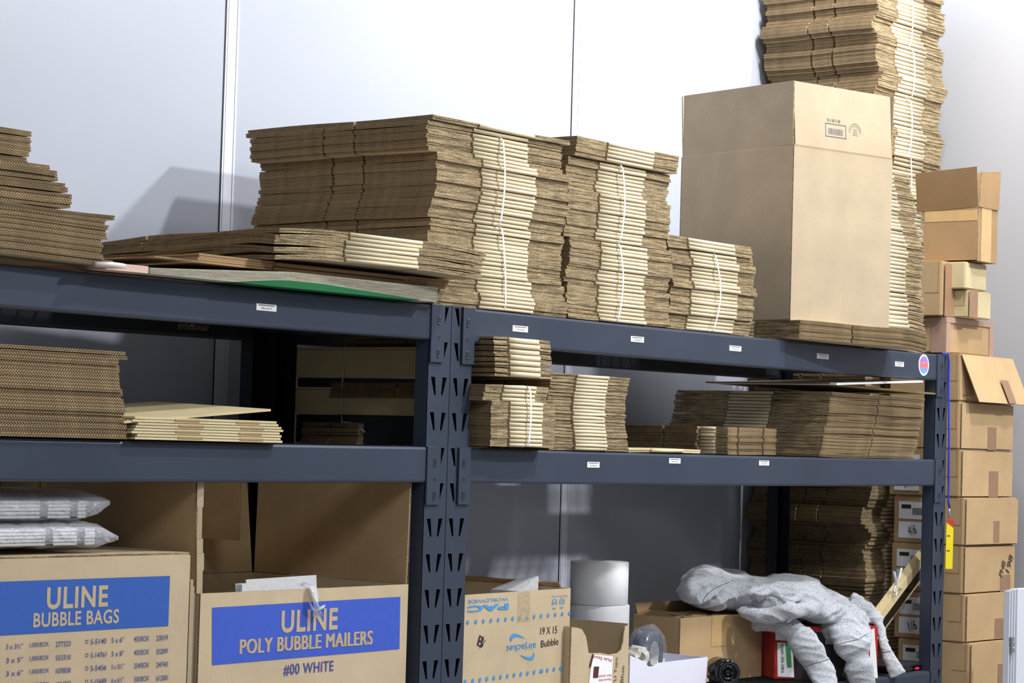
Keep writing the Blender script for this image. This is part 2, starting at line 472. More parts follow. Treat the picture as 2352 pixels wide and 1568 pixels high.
def strap(x, y0, y1, z0, z1, label, bow=.004, w=.0055, m=None, rz=0, skew=0):
    bm = BM(); pts = []; r = .012
    N = 14
    for i in range(N+1):
        s = i/N; z = z0+r+(z1-z0-2*r)*s
        pts.append((x+bow*sin(pi*s)+skew*(1-s), y0-.0012-.002*sin(pi*s), z))
    pts.append((x-.002, y0+.004, z1-.002)); pts.append((x-.006, y0+.02, z1+.001)); pts.append((x-.006, y1-.02, z1+.001))
    pts.append((x, y1+.001, z1-r)); pts.append((x, y1+.001, z0+r)); pts.append((x, y1-.02, z0-.0008)); pts.append((x+skew, y0+.02, z0-.0008))
    pts.append((x+skew, y0+.003, z0+.003)); pts.append(pts[0])
    ribbon(bm, pts, (1, 0, 0), w)
    return tag(put('plastic_strap', bm, m or M_STRAP), label, 'strap', 'white plastic straps around bundles')

G1 = 'flattened cardboard boxes'
# T1 large strapped stack
def o1(i, n): return (.006*sin(i*.5), .004*sin(i*.9), 0)
s1 = (.165, .21, .145)
pile('flattened brown box in the bottom strapped bundle of the largest stack', 'boxes in the lower bundle of the largest stack', -.075, .002, Z1+.001, s1, .585, 21, .0096, (.235, .335), seed=11, offs=lambda i, n: (.012*(i < 8)-.002*i/n, 0, 0))
pile('flattened brown box in the second strapped bundle of the largest stack', 'boxes in the upper bundle of the largest stack', -.080, .002, Z1+.0035+21*.0096, s1, .585, 22, .0096, (.235, .335), seed=12, offs=lambda i, n: (.022*sin(pi*i/n*1.0)-.0-(.022 if i > 15 else 0), 0, 0))
tz = Z1+.006+43*.0096
pile('flattened box lying loose just below the top of the largest stack', None, -.10, -.004, tz, s1, .60, 1, .0105, (.235, .335), seed=13, gj=0)
pile('topmost flattened box on the largest stack, jutting to the left', None, -.095, -.012, tz+.011, (.17, .215, .15), .61, 1, .0105, (.25,), seed=15, gj=0)
strap(.185, -.002, .586, Z1+.001, Z1+.003+21*.0096, 'white strap around the bottom bundle of the largest stack', bow=.002, skew=.02)
strap(.168, -.010, .586, Z1+.004+21*.0096, tz-.001, 'white strap around the upper bundle of the largest stack', bow=.008)
# T2
s2 = (.13, .205, .122)
pile('flattened brown box in the bottom bundle of the stack right of the largest', 'boxes in the lower bundle of the second stack', .462, .005, Z1+.001, s2, .55, 20, .0101, (.2, .3), seed=21, offs=lambda i, n: (.008*(i > 11), 0, 0))
pile('flattened brown box in the second bundle of the stack right of the largest', 'boxes in the upper bundle of the second stack', .452, .005, Z1+.0035+20*.0101, s2, .55, 20, .0101, (.2, .3), seed=22)
z2t = Z1+.006+40*.0101
pile('loose flattened box on top of the stack right of the largest', 'loose boxes on the second stack', .475, -.004, z2t, s2, .55, 5, .0098, (.2, .3), seed=23, gj=.002, offs=lambda i, n: (.004*i/n, 0, 0))
strap(.672, -.004, .556, Z1+.001, Z1+.003+20*.0101, 'white strap around the bottom bundle right of the largest stack', bow=.012)
strap(.672, -.004, .556, Z1+.004+20*.0101, z2t-.001, 'white strap around the second bundle right of the largest stack', bow=.010)
# T3
s3 = (.095, .228, .095)
pile('flattened box in the low strapped bundle beside the tall upright carton', 'boxes in the low bundle', .925, .012, Z1+.001, s3, .5, 21, .0102, (.18, .28), seed=31, offs=lambda i, n: (.012*sin(pi*i/n), 0, 0))
z3t = Z1+.003+21*.0102
pile('loose flattened box on the low bundle beside the tall upright carton', 'loose boxes on the low bundle', .905, .004, z3t, s3, .5, 3, .0105, (.18, .28), seed=33, gj=.004)
strap(1.13, .004, .512, Z1+.001, z3t-.001, 'white strap around the low bundle beside the tall carton', bow=.024)
# T4
pile('bent flattened box in the low pile under the tall upright carton', 'boxes under the tall carton', 1.475, -.055, Z1+.001, (.17, .12, .17), .60, 5, .0105, (.36,), yaw=radians(-9), rot90=True, droop=.012, seed=41, gj=.003)
# T5 behind the tall carton
def o5(i, n): return (.0-.10*max(0, (i-18)/14.)**1.3, 0, 0)
pile('flattened box with bent flaps in the leaning stack behind the tall carton', 'boxes in the leaning stack behind the tall carton', 1.925, .0, Z1+.001, (.085, .19, .115), .40, 13, .0135, (.2, .3), droop=.010, seed=51, gap=.3, wob=.002, offs=lambda i, n: (.012-.014*i/n, 0, 0))
pile('flattened box high in the leaning stack behind the tall carton', 'boxes in the leaning stack behind the tall carton', 1.91, .0, Z1+.002+13*.0135, (.085, .19, .115), .40, 31, .0118, (.2, .3), seed=52, gap=.14, offs=lambda i, n: (.0+.004*(i < 10)-.10*max(0, (i-9)/22.)**1.2, 0, 0))
# T6 floor-to-ceiling stack beyond the rack
def o6(i, n): return (.014*sin(i*.37)+.010*sin(i*.9+1), .01*sin(i*.6), 0)
s6 = (.125, .20, .135)
pile('', None, 2.505, .295, .001, s6, .455, 186, .0135, (.17, .25), seed=61, offs=o6, rest=True, nvar=3)
pile('flattened box near the top of the highest stack in the corner', 'boxes at the top of the highest stack', 2.505, .295, .002+186*.0135, s6, .44, 42, .0135, (.17, .25), seed=62, offs=lambda i, n: (o6(i+3, n)[0]-.03*max(0, (i-24)/22), 0, 0), jit=.004, gj=.009, gap=.14, wob=.002)
for za, zb, xx, lb in ((2.52, 2.70, 2.715, 'white strap around the bundle third from the top of the highest stack'), (2.705, 2.868, 2.725, 'white strap around the second bundle from the top of the highest stack'), (2.872, 3.07, 2.705, 'white strap around the topmost bundle of the highest stack'), (2.33, 2.515, 2.72, 'white strap on the highest stack just above the carton with open flaps')):
    strap(xx, .285, .76, za, zb, lb, bow=.006, w=.006)
# L0 left piles
pile('flattened box in the low pile at the left end of the top shelf', 'boxes in the leftmost low pile', -1.675, -.045, Z1+.012, (.17, .12, .17), .565, 10, .0098, (.37,), rot90=True, seed=71, gj=.005, offs=lambda i, n: ((.03 if i == 0 else 0)+(.025 if i == n-1 else 0), 0, 0), wob=.0018)
pile('flattened box in the upper stepped pile at the left end of the top shelf', 'boxes in the leftmost stepped pile', -1.79, -.03, Z1+.113, (.17, .12, .17), .60, 14, .0098, (.31,), rot90=True, seed=72, gj=.002, jit=.004, wob=.0015, offs=lambda i, n: (-.010*max(0, i-2)*(1 if i < 8 else 0)-(.105 if i >= 8 else 0)+.0, 0, 0))
# L1, L2
a = U(630, 530, Z=1.945); 
pile('flattened box with worn flaps in the pile lying in front of the largest stack', 'boxes in the low pile in front', -.655, -.065, 1.897, (.205, .225, .215), .66, 7, .0095, (.45,), yaw=radians(-4), droop=.010, seed=81, gj=.006, tilt=(radians(-1.2), 0), nvar=5, gap=.12, wob=.003, offs=lambda i, n: (.012*(i > 4), 0, 0))
pile('flattened box with reddish fold under the worn pile', 'reddish boxes under the worn pile', U(455, 605, Y=-.015).x, -.015, 1.8675, (U(625, 640, Y=-.015).x-U(455, 605, Y=-.015).x, U(920, 660, Y=-.015).x-U(625, 640, Y=-.015).x, .15), .5, 2, .0098, (.2,), yaw=radians(-1), seed=82, gj=.004, mats=[M_KD, M_FL, M_TO, M_KD])

# sheets on the left top beam
def sheet(name, label, cat, o, u, v, t, mats, group=None):
    bm = BM(); panel(bm, o, u, v, t); ob = put(name, bm, mats); return tag(ob, label, cat, group)
M_GREEN = plain('green_plastic', (30, 110, 66), .35, var=.04)
t_ = NT('grey_corrugated_plastic', .4); t_.col(lin((200, 196, 190))); M_GREY = t_.m
M_GREYE = torn('grey_plastic_edge', (180, 176, 160), (128, 124, 108))
M_PINK = torn('pink_foam_edge', (232, 205, 190), (205, 172, 158))
bm = BM(); gx0, gx1 = U(548, 656, Y=-.05).x, U(960, 696, Y=-.05).x
def gtop(x):
    q = max(0, min(1, (x-gx0)/(gx1-gx0))); return Z1+.0015+.0145*min(1, q/.25)**.8*(1-max(0, q-.45)/.55*.88)
N_ = 24; X_ = [gx0+(gx1-gx0)*i/N_ for i in range(N_+1)]
g = [[bm.verts.new(p) for p in ((x, -.052, Z1+.001), (x, -.054, gtop(x)), (x, .3, gtop(x)), (x, .3, Z1+.001))] for x in X_]
for i in range(N_):
    for k in range(4): face(bm, [g[i][k], g[i+1][k], g[i+1][(k+1) % 4], g[i][(k+1) % 4]])
face(bm, g[0]); face(bm, g[-1][::-1])
tag(put('plastic_sheet', bm, M_GREEN), 'green plastic sheet lying on the left top beam', 'plastic sheet')
bm = BM(); bx0, bx1 = -1.0, U(1004, 690, Y=-.05).x
X_ = [bx0+(bx1-bx0)*i/40 for i in range(41)]
def gt(x): return min(1.8655, Z1+.013+(x-bx0)*.055)
def gb(x): return gtop(x)+.0006 if gx0 < x < gx1 else Z1+.002
g = [[bm.verts.new(p) for p in ((x, -.05, gb(x)), (x, -.051, gt(x)), (x, .3, 1.8655), (x, .3, gb(x)))] for x in X_]
for i in range(40):
    for k in range(4): face(bm, [g[i][k], g[i+1][k], g[i+1][(k+1) % 4], g[i][(k+1) % 4]], 1 if k == 0 else 0, [(X_[i], 0), (X_[i+1], 0), (X_[i+1], 1), (X_[i], 1)])
face(bm, g[0], 1); face(bm, g[-1][::-1], 1)
tag(put('foam_board', bm, [M_GREY, M_GREYE]), 'pale grey foam board on top of the green sheet', 'foam board')
sheet('foam_pad', 'pinkish foam pad between the leftmost pile and the grey board', 'foam pad', (-1.115, -.046, Z1+.0018), (.11, -.004, 0), (0, .3, 0), .014, [M_PINK, M_PINK])
sheet('cardboard_pad', 'small brown cardboard pad on the grey foam board', 'cardboard pad', (-.985, -.045, 1.8662), (.13, 0, 0), (.01, .3, 0), .0022, [M_KD, M_TO])
bm = BM(); tube(bm, [(-1.145, -.050, Z1+.009), (-1.10, -.045, Z1+.0115), (-1.065, -.043, Z1+.0115)], [.007, .008, .007], 10, flat=.8)
tag(put('foam_tube', bm, M_GREY, smooth=True), 'short grey foam roll end below the leftmost pile', 'foam roll')

# ------------------------------------------------------------------ middle shelves
# M0 pads
M0 = pile('corrugated cardboard pad in the pad pile left on the middle shelf', 'cardboard pads on the middle shelf', -1.60, -.012, Z2+.001, (.16, .12, .16), .595, 17, .0092, (.7,), rot90=True, seed=91, gj=.003, jit=.002, name='cardboard_pad', cat='cardboard pad', offs=lambda i, n: (-.035*(i/n)**1.2+(.002), 0, 0)) if False else None
def pads():
    rg = random.Random(5)
    bm = BM(); slab(bm, [0, .3, .6], [0, .2, .42], 0, .0062, lambda x, y: 0, 1, 1); me = None
    o = put('cardboard_pad', bm, STK); me = o.data; C.objects.unlink(o); bpy.data.objects.remove(o)
    for i in range(26):
        s = i/26; dx = -.038*s+rg.uniform(-.003, .003)+(.025 if i > 23 else 0)
        q = bpy.data.objects.new('cardboard_pad', me); C.objects.link(q)
        q.location = (-1.612+dx, -.015+rg.uniform(-.002, .002), Z2+.001+i*.0066+(.002 if i > 24 else 0)); q.rotation_euler = (0, 0, rg.uniform(-.004, .004))
        tag(q, 'thick corrugated pad in the tall pile at the left end of the middle shelf', 'cardboard pad', 'corrugated pads on the middle shelf')
pads()
# M1 mailer flats
for i in range(4):
    bm = BM(); rg = random.Random(i)
    z = Z2+.001+i*.0117; x0 = -1.005+rg.uniform(-.005, .008); L = .425+.006*(2-i if i else 0)
    for zz in (0, .0058):
        slab(bm, [x0+(.006 if zz else 0), x0+L*.45, x0+L-(.006 if zz else 0)], [-.022, .15, .33], z+zz, z+zz+.0046, lambda x, y: 0, 1, 1)
    for c in (.36, .78): box(bm, x0+L*c-.035, x0+L*c+.035, -.0235, -.02, z+.0035, z+.0075, 2)
    tag(put('folded_mailer_box', bm, [M_KP, M_KP, M_KD]), 'flat kraft mailer box in the small pile beside the corrugated pads', 'mailer box', 'flat kraft mailers on the middle shelf')
bm = BM(); panel(bm, U(285, 972, Y=-.02), U(622, 944, Y=-.02)-U(285, 972, Y=-.02), Vector((-.02, .34, .012)), .0045, 0, 1)
tag(put('folded_mailer_box', bm, [M_KP, M_KP]), 'top kraft mailer lid tilted open above the small mailer pile', 'mailer box')
# dark cartons seen through the frame
for k, (ya, yb, lb) in enumerate(((797, 867, 'upper long kraft tray in shadow behind the middle posts'), (890, 952, 'lower long kraft tray in shadow behind the middle posts'))):
    zt = U(800, ya, X=.09).z; zb = U(800, yb, X=.09).z
    t = thing('long_carton', lb, 'carton', (.0885, .045, zb), 0, 'long kraft trays')
    bm = BM(); box(bm, 0, .024, 0, .53, 0, zt-zb); bmesh.ops.bevel(bm, geom=bm.edges[:], offset=.002, segments=2, affect='EDGES'); put('tray', bm, M_KP, t)
    bm = BM(); box(bm, -.0006, .0246, .002, .528, (zt-zb)*.9, (zt-zb)*.92); put('lid_seam', bm, M_KD, t)
for zz in ((Z2+.001, U(800, 952, X=.09).z-.001), (U(800, 890, X=.09).z+.001, U(800, 867, X=.09).z-.001)):
    bm = BM(); box(bm, .090, .111, .05, .57, zz[0], zz[1]); bmesh.ops.bevel(bm, geom=bm.edges[:], offset=.002, segments=1, affect='EDGES')  # added dark blocks stand for shade in the gaps; no foam there
    tag(put('dark_gap_filler', bm, M_STD), 'dark filler for the shaded gap under the %s kraft tray' % ('lower' if zz[0] < 1.53 else 'upper'), 'gap filler')
bm = BM()
pp = [U(793, 795, X=.084), U(790, 840, X=.082), U(786, 880, X=.082), U(783, 930, X=.082), U(785, 968, X=.08), U(815, 973, X=.078), U(838, 992, X=.078)]
tube(bm, pp, .0022, 6); tube(bm, [pp[5], U(803, 988, X=.078), U(800, 995, X=.078)], .0028, 6)
tag(put('clear_string', bm, M_FILM2), 'clear plastic tie knotted round the shadowed kraft trays', 'string')
# small dark strapped stack
pile('small flattened box in the dark pile low behind the middle posts', 'small boxes in the dark pile', U(855, 1000, Y=.335).x-.05, .335, Z2+.001, (.05, U(930, 1000, Y=.335).x-U(855, 1000, Y=.335).x, .05), .2, 5, .010, (.1,), seed=95, gj=.002)
strap(U(912, 1000, Y=.335).x, .33, .535, Z2+.001, Z2+.055, 'white strap on the dark little pile low behind the middle posts', bow=.001)
# M3
pile('small flattened box in the strapped bundle next to the middle posts', 'small boxes in the strapped bundle on the middle shelf', .110, -.05, Z2+.006, (.068, .127, .056), .50, 15, .0098, (.2, .28), seed=101, gj=.003, jit=.0018, offs=lambda i, n: (-.030*(i > 10), -.0, 0))
strap(.243, -.056, .452, Z2+.006, Z2+.006+15*.0098, 'white strap around the small bundle next to the middle posts', bow=.002)
pile('flattened box in the overhanging pile hanging just below the top right beam', 'boxes in the overhanging pile', .122, -.05, 1.672, (.055, .118, .052), .50, 7, .0135, (.2, .28), seed=103, gj=.004, gap=.25, offs=lambda i, n: (-.01*i/n, 0, 0))
# M4
pile('flattened box in the tall unstrapped pile in the middle of the right rack', 'boxes in the tall unstrapped pile on the middle shelf', .402, -.005, Z2+.001, (.103, .135, .098), .40, 22, .00865, (.15, .22), seed=111, gj=.0015, jit=.0015, gap=.2, offs=lambda i, n: (-.016*sin(pi*i/n), -.0, 0), nvar=5)
# M5 single
pile('single flat kraft box on the middle shelf right of the tall pile', None, .745, .0, Z2+.001, (.10, .15, .09), .3, 1, .010, (.12,), seed=115, gj=0, mats=[M_KP, M_FL, M_TO, M_KP])
# M6, M7, M8
c6 = U(1607, 1000, X=1.18)
pile('', None, U(1607, 1000, Y=.1).x, .10, Z2+.001, (.02, .028, .02), .26, 8, .0092, (.12,), seed=121, rest=True)
pile('small flattened box in the low pile in shade right of centre on the middle shelf', 'small boxes in the low pile on the middle shelf', 1.222, .012, Z2+.001, (.04, .05, .035), .262, 8, .0093, (.075, .205), rot90=True, seed=123, gj=.001, jit=.0015)
pile('', None, U(1640, 920, Y=.60).x, .35, Z2+.001, (.12, .12, .12), .24, 17, .0108, (.10,), seed=125, rest=True)
# M9
pile('large flattened box in the big shaded pile at the right end of the middle shelf', 'boxes in the big shaded pile on the middle shelf', 1.70, .004, Z2+.001, (.20, .15, .20), .58, 19, .0100, (.29,), rot90=True, seed=131, gj=.004, offs=lambda i, n: (.058*(i/n), 0, 0))
for k, (p, q, lb, mm) in enumerate(((U(1905, 882, Y=.0), U(2152, 906, Y=.0), 'loose kraft sheet tilted on the big shaded pile', [M_KP, M_FL]),
                    (U(1922, 884, Y=-.02), U(2120, 878, Y=-.02), 'white ragged plastic sheet raised above the loose kraft sheet', [M_GREY, M_WHITE]))):
    bm = BM(); panel(bm, p, q-p, Vector((-.02, .42, .0)), .0045 if k == 0 else .006)
    tag(put('loose_board', bm, mm), lb, 'board')

# ------------------------------------------------------------------ cartons
def side_box(name, label, cx, cy, z0, w, d, h, yaw=0, mats=None, group=None, tape=None, flap=True, slit=True, seam=False, edge_tape=False):
    """closed carton, near corner at (cx,cy): front face along +x, left face along +y"""
    t = thing(name, label, 'carton', (cx, cy, z0), yaw, group); mm = mats or M_KB
    bm = BM(); box(bm, 0, w, 0, d, 0, h-.0015)
    bmesh.ops.bevel(bm, geom=bm.edges[:], offset=.0035, segments=2, affect='EDGES'); put('body', bm, mm, t)
    if flap:
        bm = BM(); panel(bm, (.006, -.0035, h*.02), (w-.012, 0, 0), (0, 0, h*.94), -.003 if False else .003, 0, 1)
        put('front_flap', bm, [mm, M_TO], t)
    if slit:
        bm = BM(); box(bm, -.0006, .0, .010, .0125, h*.42, h*.97); box(bm, -.0006, 0, .010, .06, h*.415, h*.43); put('flap_slit', bm, M_KD, t)
    if tape:
        bm = BM()
        for (a, b, c, e) in tape: box(bm, w*a, w*b, -.0075, -.0068, h*c, h*e)
        put('tape_strip', bm, M_TAPEB, t)
    if edge_tape:
        bm = BM()
        box(bm, -.001, w+.001, -.0046, .001, h*.84, h-.001); box(bm, -.0006, .028, -.0042, .001, 0, h*.84); box(bm, w-.028, w+.0006, -.0042, .001, 0, h*.84)
        box(bm, -.0016, .001, .0015, .05, 0, h*.84); box(bm, -.0020, .001, .0015, d, h*.84, h-.001)
        put('edge_tape', bm, plain('mauve_brown_tape', (172, 142, 126), .35, var=.04), t)
    return t
H = .1535
cx_px = {11: 2200, 10: 2201, 9: 2205, 8: 2216, 7: 2215, 6: 2222, 5: 2234, 4: 2240, 3: 2240, 2: 2242, 1: 2242, 0: 2243}
ordn = ['lowest', 'second', 'third', 'fourth', 'fifth', 'sixth']
desc = {11: 'carton with its front flap hanging open, topmost of the same-sized corner cartons',
        10: 'brown carton directly below the one with the hanging flap',
        9: 'brown carton second below the one with the hanging flap',
        8: 'brown carton beside the red top of the yellow tag, with torn tape on its front',
        7: 'brown carton with black marker writing on its front in the corner column',
        6: 'brown carton directly under the marker-written one in the corner column',
        5: 'brown carton second under the marker-written one, cut by the bottom of the picture'}
for k in range(12):
    c = U(cx_px[k], 1200, X=2.56); cy = c.y
    tp = {10: [(.50, .66, 0, .48)], 9: [(.52, .70, .0, .55)], 8: [(.52, .63, .06, .5)], 7: [(.70, .9, .0, .35)], 6: [(.53, .72, .05, .45)], 5: [(.52, .72, .1, .5)]}.get(k, [(.5, .66, 0, .5)])
    t = side_box('cardboard_carton', desc.get(k, 'brown carton low in the corner column below the picture edge'), 2.56, cy+.004, k*H, .362, .255, H,
                 yaw=radians(rnd.uniform(-1.2, 1.2)), group='same-sized cartons in the corner column', tape=tp if k != 11 else None, flap=(k != 11))
    if k == 11:
        bm = BM(); panel(bm, (.004, -.004, H*.97), (.35, 0, 0), (.03, -.05, -H*.98), .003); put('hanging_flap', bm, [M_KB, M_TO], t)
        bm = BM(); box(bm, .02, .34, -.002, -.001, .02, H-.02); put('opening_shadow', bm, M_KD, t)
        bm = BM(); panel(bm, (.21, -.036, .075), (.05, 0, 0), (.018, -.024, -.075), .0006, 0, 0); put('tape_strip', bm, M_TAPEB, t)
    if k == 7:
        bm = BM(); letter(bm, 'PHB', (.265, -.0085, .075), (1, 0, 0), (0, 0, 1), .05, 0, 1, 0, radians(62), fit=(.055, .026))
        letter(bm, '198', (.315, -.0085, .09), (1, 0, 0), (0, 0, 1), .05, 0, 1, 0, radians(62), fit=(.06, .028)); put('marker_writing', bm, M_INK, t)
    if k in (9, 8, 7, 6, 5):
        bm = BM()
        for (a, b) in ((.50, .86), (.1, .44)):
            box(bm, -.0016, -.0006, .145, .235, H*a, H*b)
        put('shipping_label', bm, M_WHITE, t)
        bm = BM(); box(bm, -.0022, -.0016, .19, .225, H*.72, H*.8)
        for q in range(5): box(bm, -.0022, -.0016, .15, .185, H*(.6+.03*q), H*(.612+.03*q))
        letter(bm, '4/6' if k == 8 else '1/6', (-.0024, .185, H*.27), (0, -1, 0), (0, 0, 1), .05, fit=(.03, .03), rot=.3)
        put('label_print', bm, M_INK, t)
zt = 12*H
c = U(2171, 770, X=2.54); h1 = U(2171, 727, X=2.54).z-zt
side_box('cardboard_carton', 'wide carton with mauve tape along its edges, above the column of brown cartons', 2.54, c.y, zt+.0008, .33, .26, h1, group=None, edge_tape=True, flap=False, slit=False, mats=M_KB)
z1_ = zt+h1+.0016
c = U(2162, 660, X=2.52); h2 = U(2162, 597, X=2.52).z-z1_
side_box('cardboard_carton', 'upright small carton left on the mauve-taped carton', 2.52, c.y, z1_, .115, .20, h2, group=None, tape=[(.1, .9, 0, .95)], flap=False)
cc = U(2222, 700, Y=-.0); z3b = U(2222, 664, Y=0.).z
side_box('cardboard_carton', 'small pale carton with shiny tape, right on the mauve-taped carton', cc.x, .0, z1_, .165, .2, z3b-z1_, mats=M_KP, tape=[(.0, .35, .0, 1.)], flap=False)
side_box('cardboard_carton', 'small olive-brown carton on the small pale carton', cc.x-.02, .0, z3b+.001, .15, .2, z1_+h2-z3b-.001, mats=M_KP, flap=False, slit=False)
# open top carton
z4 = z1_+h2+.002; c = U(2244, 560, X=2.60); h4 = U(2241, 475, X=2.60).z-z4
t = thing('open_carton', 'brown carton with raised flaps on top of the corner column', 'carton', (2.60, c.y, z4), 0)
bm = BM(); W4, D4 = .135, .19
panel(bm, (0, 0, 0), (W4, 0, 0), (0, 0, h4), .003); panel(bm, (0, D4, 0), (W4, 0, 0), (0, 0, h4), -.003)
panel(bm, (0, 0, 0), (0, D4, 0), (0, 0, h4), .003); panel(bm, (W4, 0, 0), (0, D4, 0), (0, 0, h4), .003); panel(bm, (0, 0, 0), (W4, 0, 0), (0, D4, 0), .003)
put('body', bm, [M_KD, M_TO], t)
for (o, u, v) in (((0, -.004, h4), (W4, 0, 0), (.01, .0, .115)), ((-.001, -.002, h4+.001), (-.0, D4+.03, -.012), (-.035, -.01, .125)), ((W4, 0, h4), (0, D4, 0), (.02, 0, .13))):
    bm = BM(); panel(bm, o, u, v, .003); put('top_flap', bm, [M_KD, M_TO], t)
bm = BM(); box(bm, .02, .09, -.0045, -.0038, 0, h4); box(bm, -.0008, -.0002, .0, D4, h4*.75, h4*.95); put('shiny_tape', bm, M_TAPEC, t)

# tall upright carton
yw = radians(-13); cb = U(1815, 736, Y=-.025)
WT, DT = .412, .47
t = thing('tall_carton', 'tall plain carton with upright top flaps and a small barcode', 'carton', (cb.x, cb.y, cb.z+.001), yw)
hb = .5; ht = U(1829, 187, Y=-.02).z-cb.z
def ob_walls(W, D, hh, th=.004):
    bm = BM()
    panel(bm, (0, th, 0), (W, 0, 0), (0, 0, hh), th); panel(bm, (0, D, 0), (W, 0, 0), (0, 0, hh), th)
    panel(bm, (0, th, 0), (0, D-2*th, 0), (0, 0, hh), -th if False else th); panel(bm, (W-th, th, 0), (0, D-2*th, 0), (0, 0, hh), th)
    panel(bm, (0, th, 0), (W, 0, 0), (0, D-2*th, 0), th); return bm
put('body', ob_walls(WT, DT, hb), [M_KT, M_TO], t)
bm = BM(); box(bm, 0, WT, -.0006, .0002, hb-.0015, hb+.0005); put('score_line', bm, M_KB, t)
for (o, u, v) in (((.004, .004, hb+.001), (WT-.008, 0, 0), (.0, .012, ht-hb)), ((.0, .006, hb+.001), (0, DT-.012, 0), (-.002, 0, ht-hb)), ((WT, .006, hb+.001), (0, DT-.012, 0), (.004, 0, ht-hb)), ((.004, DT, hb+.001), (WT-.008, 0, 0), (0, .01, ht-hb))):
    bm = BM(); panel(bm, o, u, v, .004, 0, 1); put('top_flap', bm, [M_KT, M_TO], t)
bm = BM()
def TBp(px, py):   # photo point -> coordinates on the carton's front
    n = Vector((sin(yw), -cos(yw), 0)); d = U(px, py, Y=0)-CAMP; p0 = Vector(t.location); s = (p0-CAMP).dot(n)/d.dot(n)
    q = CAMP+d*s-p0; return q.x*cos(yw)+q.y*sin(yw), q.z
bx0, bz1 = TBp(1898, 281); bx1, bz0 = TBp(1945, 320)
def slope(z): return .001+.012*max(0, (z-hb))/(ht-hb)
def fr(bm, x0, x1, z0, z1, th=.0006):
    v = [bm.verts.new((x, slope(z)-.0012, z)) for x, z in ((x0, z0), (x1, z0), (x1, z1), (x0, z1))]; face(bm, v)
lw = .003
fr(bm, bx0, bx1, bz0, bz0+lw); fr(bm, bx0, bx1, bz1-lw, bz1); fr(bm, bx0, bx0+lw, bz0, bz1); fr(bm, bx1-lw, bx1, bz0, bz1)
x = bx0+.012; rg = random.Random(3)
while x < bx1-.014:
    w_ = rg.choice((.0012, .0018, .0028)); fr(bm, x, x+w_, bz0+.008, bz1-.014); x += w_+rg.choice((.0012, .002))
letter(bm, 'ETHIX', ((bx0+bx1)/2-.01, slope(bz1)-.0012, bz1+.009), (1, 0, 0), (0, 0, 1), .02, fit=(.05, .009)) if False else letter(bm, 'S1818', ((bx0+bx1)/2-.008, slope(bz1)-.0012, bz1+.009), (1, 0, 0), (0, 0, 1), .02, fit=(.055, .009))
sx, sz = TBp(1966, 304)
for r0, r1 in ((.024, .0255), (.018, .019)):
    ring = []
    for k in range(36):
        a = 2*pi*k/36; ring.append([bm.verts.new((sx+r*cos(a), slope(sz)-.0013, sz+r*sin(a)*1.0)) for r in (r0, r1)])
    for k in range(36): face(bm, [ring[k][0], ring[k][1], ring[(k+1) % 36][1], ring[(k+1) % 36][0]])
for q in range(5): fr(bm, sx-.011+.001*q, sx+.012-.001*q, sz-.010+.0045*q, sz-.0085+.0045*q)
put('printed_barcode_and_stamp', bm, plain('grey_ink', (84, 82, 88), .7), t)

# ------------------------------------------------------------------ lower shelf, left: blue-banded cartons
def front_map(P0, ux):
    """returns function px->(local x, z) on the vertical plane through P0 along ux"""
    ux = Vector(ux).normalized(); n = Vector((ux.y, -ux.x, 0))
    def f(px, py):
        d = U(px, py, Y=0)-CAMP; s = (P0-CAMP).dot(n)/d.dot(n); q = CAMP+d*s-P0
        return q.dot(ux), q.z
    return f
def decal_quad(bm, pts, y=-.0008, mat=0): face(bm, [bm.verts.new((x, y, z)) for x, z in pts], mat)
def put_text(bm, s, f, c, wpx, hpx, y=-.0012, bold=0., rot=0, mat=0, rotpx=None, flip=1, spacing=1.):
    """centre pixel c, width and height in pixels measured on the photo"""
    x0, z0 = f(c[0]-wpx/2, c[1]); x1, _ = f(c[0]+wpx/2, c[1]); _, za = f(c[0], c[1]-hpx/2); _, zb = f(c[0], c[1]+hpx/2)
    xc, zc = f(*c)
    letter(bm, s, (xc, y, zc), (flip, 0, 0), (0, 0, flip), .1, bold, 1, mat, rot, spacing, fit=(abs(x1-x0), abs(za-zb)))
# bubble bags carton
P = U(440, 1272, Y=.02); ux = Vector((cos(radians(-1)), sin(radians(-1)), 0))
WB = .68; P0 = Vector((P.x, P.y, Z3+.001))-ux*WB
hB = P.z-Z3-.001
t = thing('bubble_bag_carton', 'big closed carton with a blue band reading BUBBLE BAGS', 'carton', P0, radians(-1))
f = front_map(P0, ux)
bm = BM(); box(bm, 0, WB, 0, .5, 0, hB); bmesh.ops.bevel(bm, geom=bm.edges[:], offset=.003, segments=2, affect='EDGES'); put('body', bm, M_K, t)
bm = BM(); panel(bm, (.002, .002, hB+.0006), (WB-.004, 0, 0), (0, .245, 0), .003); put('top_flap', bm, [M_K, M_TO], t)
bm = BM(); panel(bm, (.002, .252, hB+.0006), (WB-.004, 0, 0), (0, .245, 0), .003); put('top_flap', bm, [M_K, M_TO], t)
bm = BM(); x0, z0 = f(390, 1322); x1, z1 = f(387, 1437)
decal_quad(bm, [(.01, z1), (x0, z1), (x0, z0), (.01, z0)]); put('printed_band', bm, M_BLUE, t)
bm = BM(); put_text(bm, 'ULINE', f, (178, 1371), 140, 50, bold=.003, spacing=1.12); put_text(bm, 'BUBBLE BAGS', f, (176, 1419), 196, 33, bold=.002, spacing=1.06)
put('band_lettering', bm, M_LET, t)
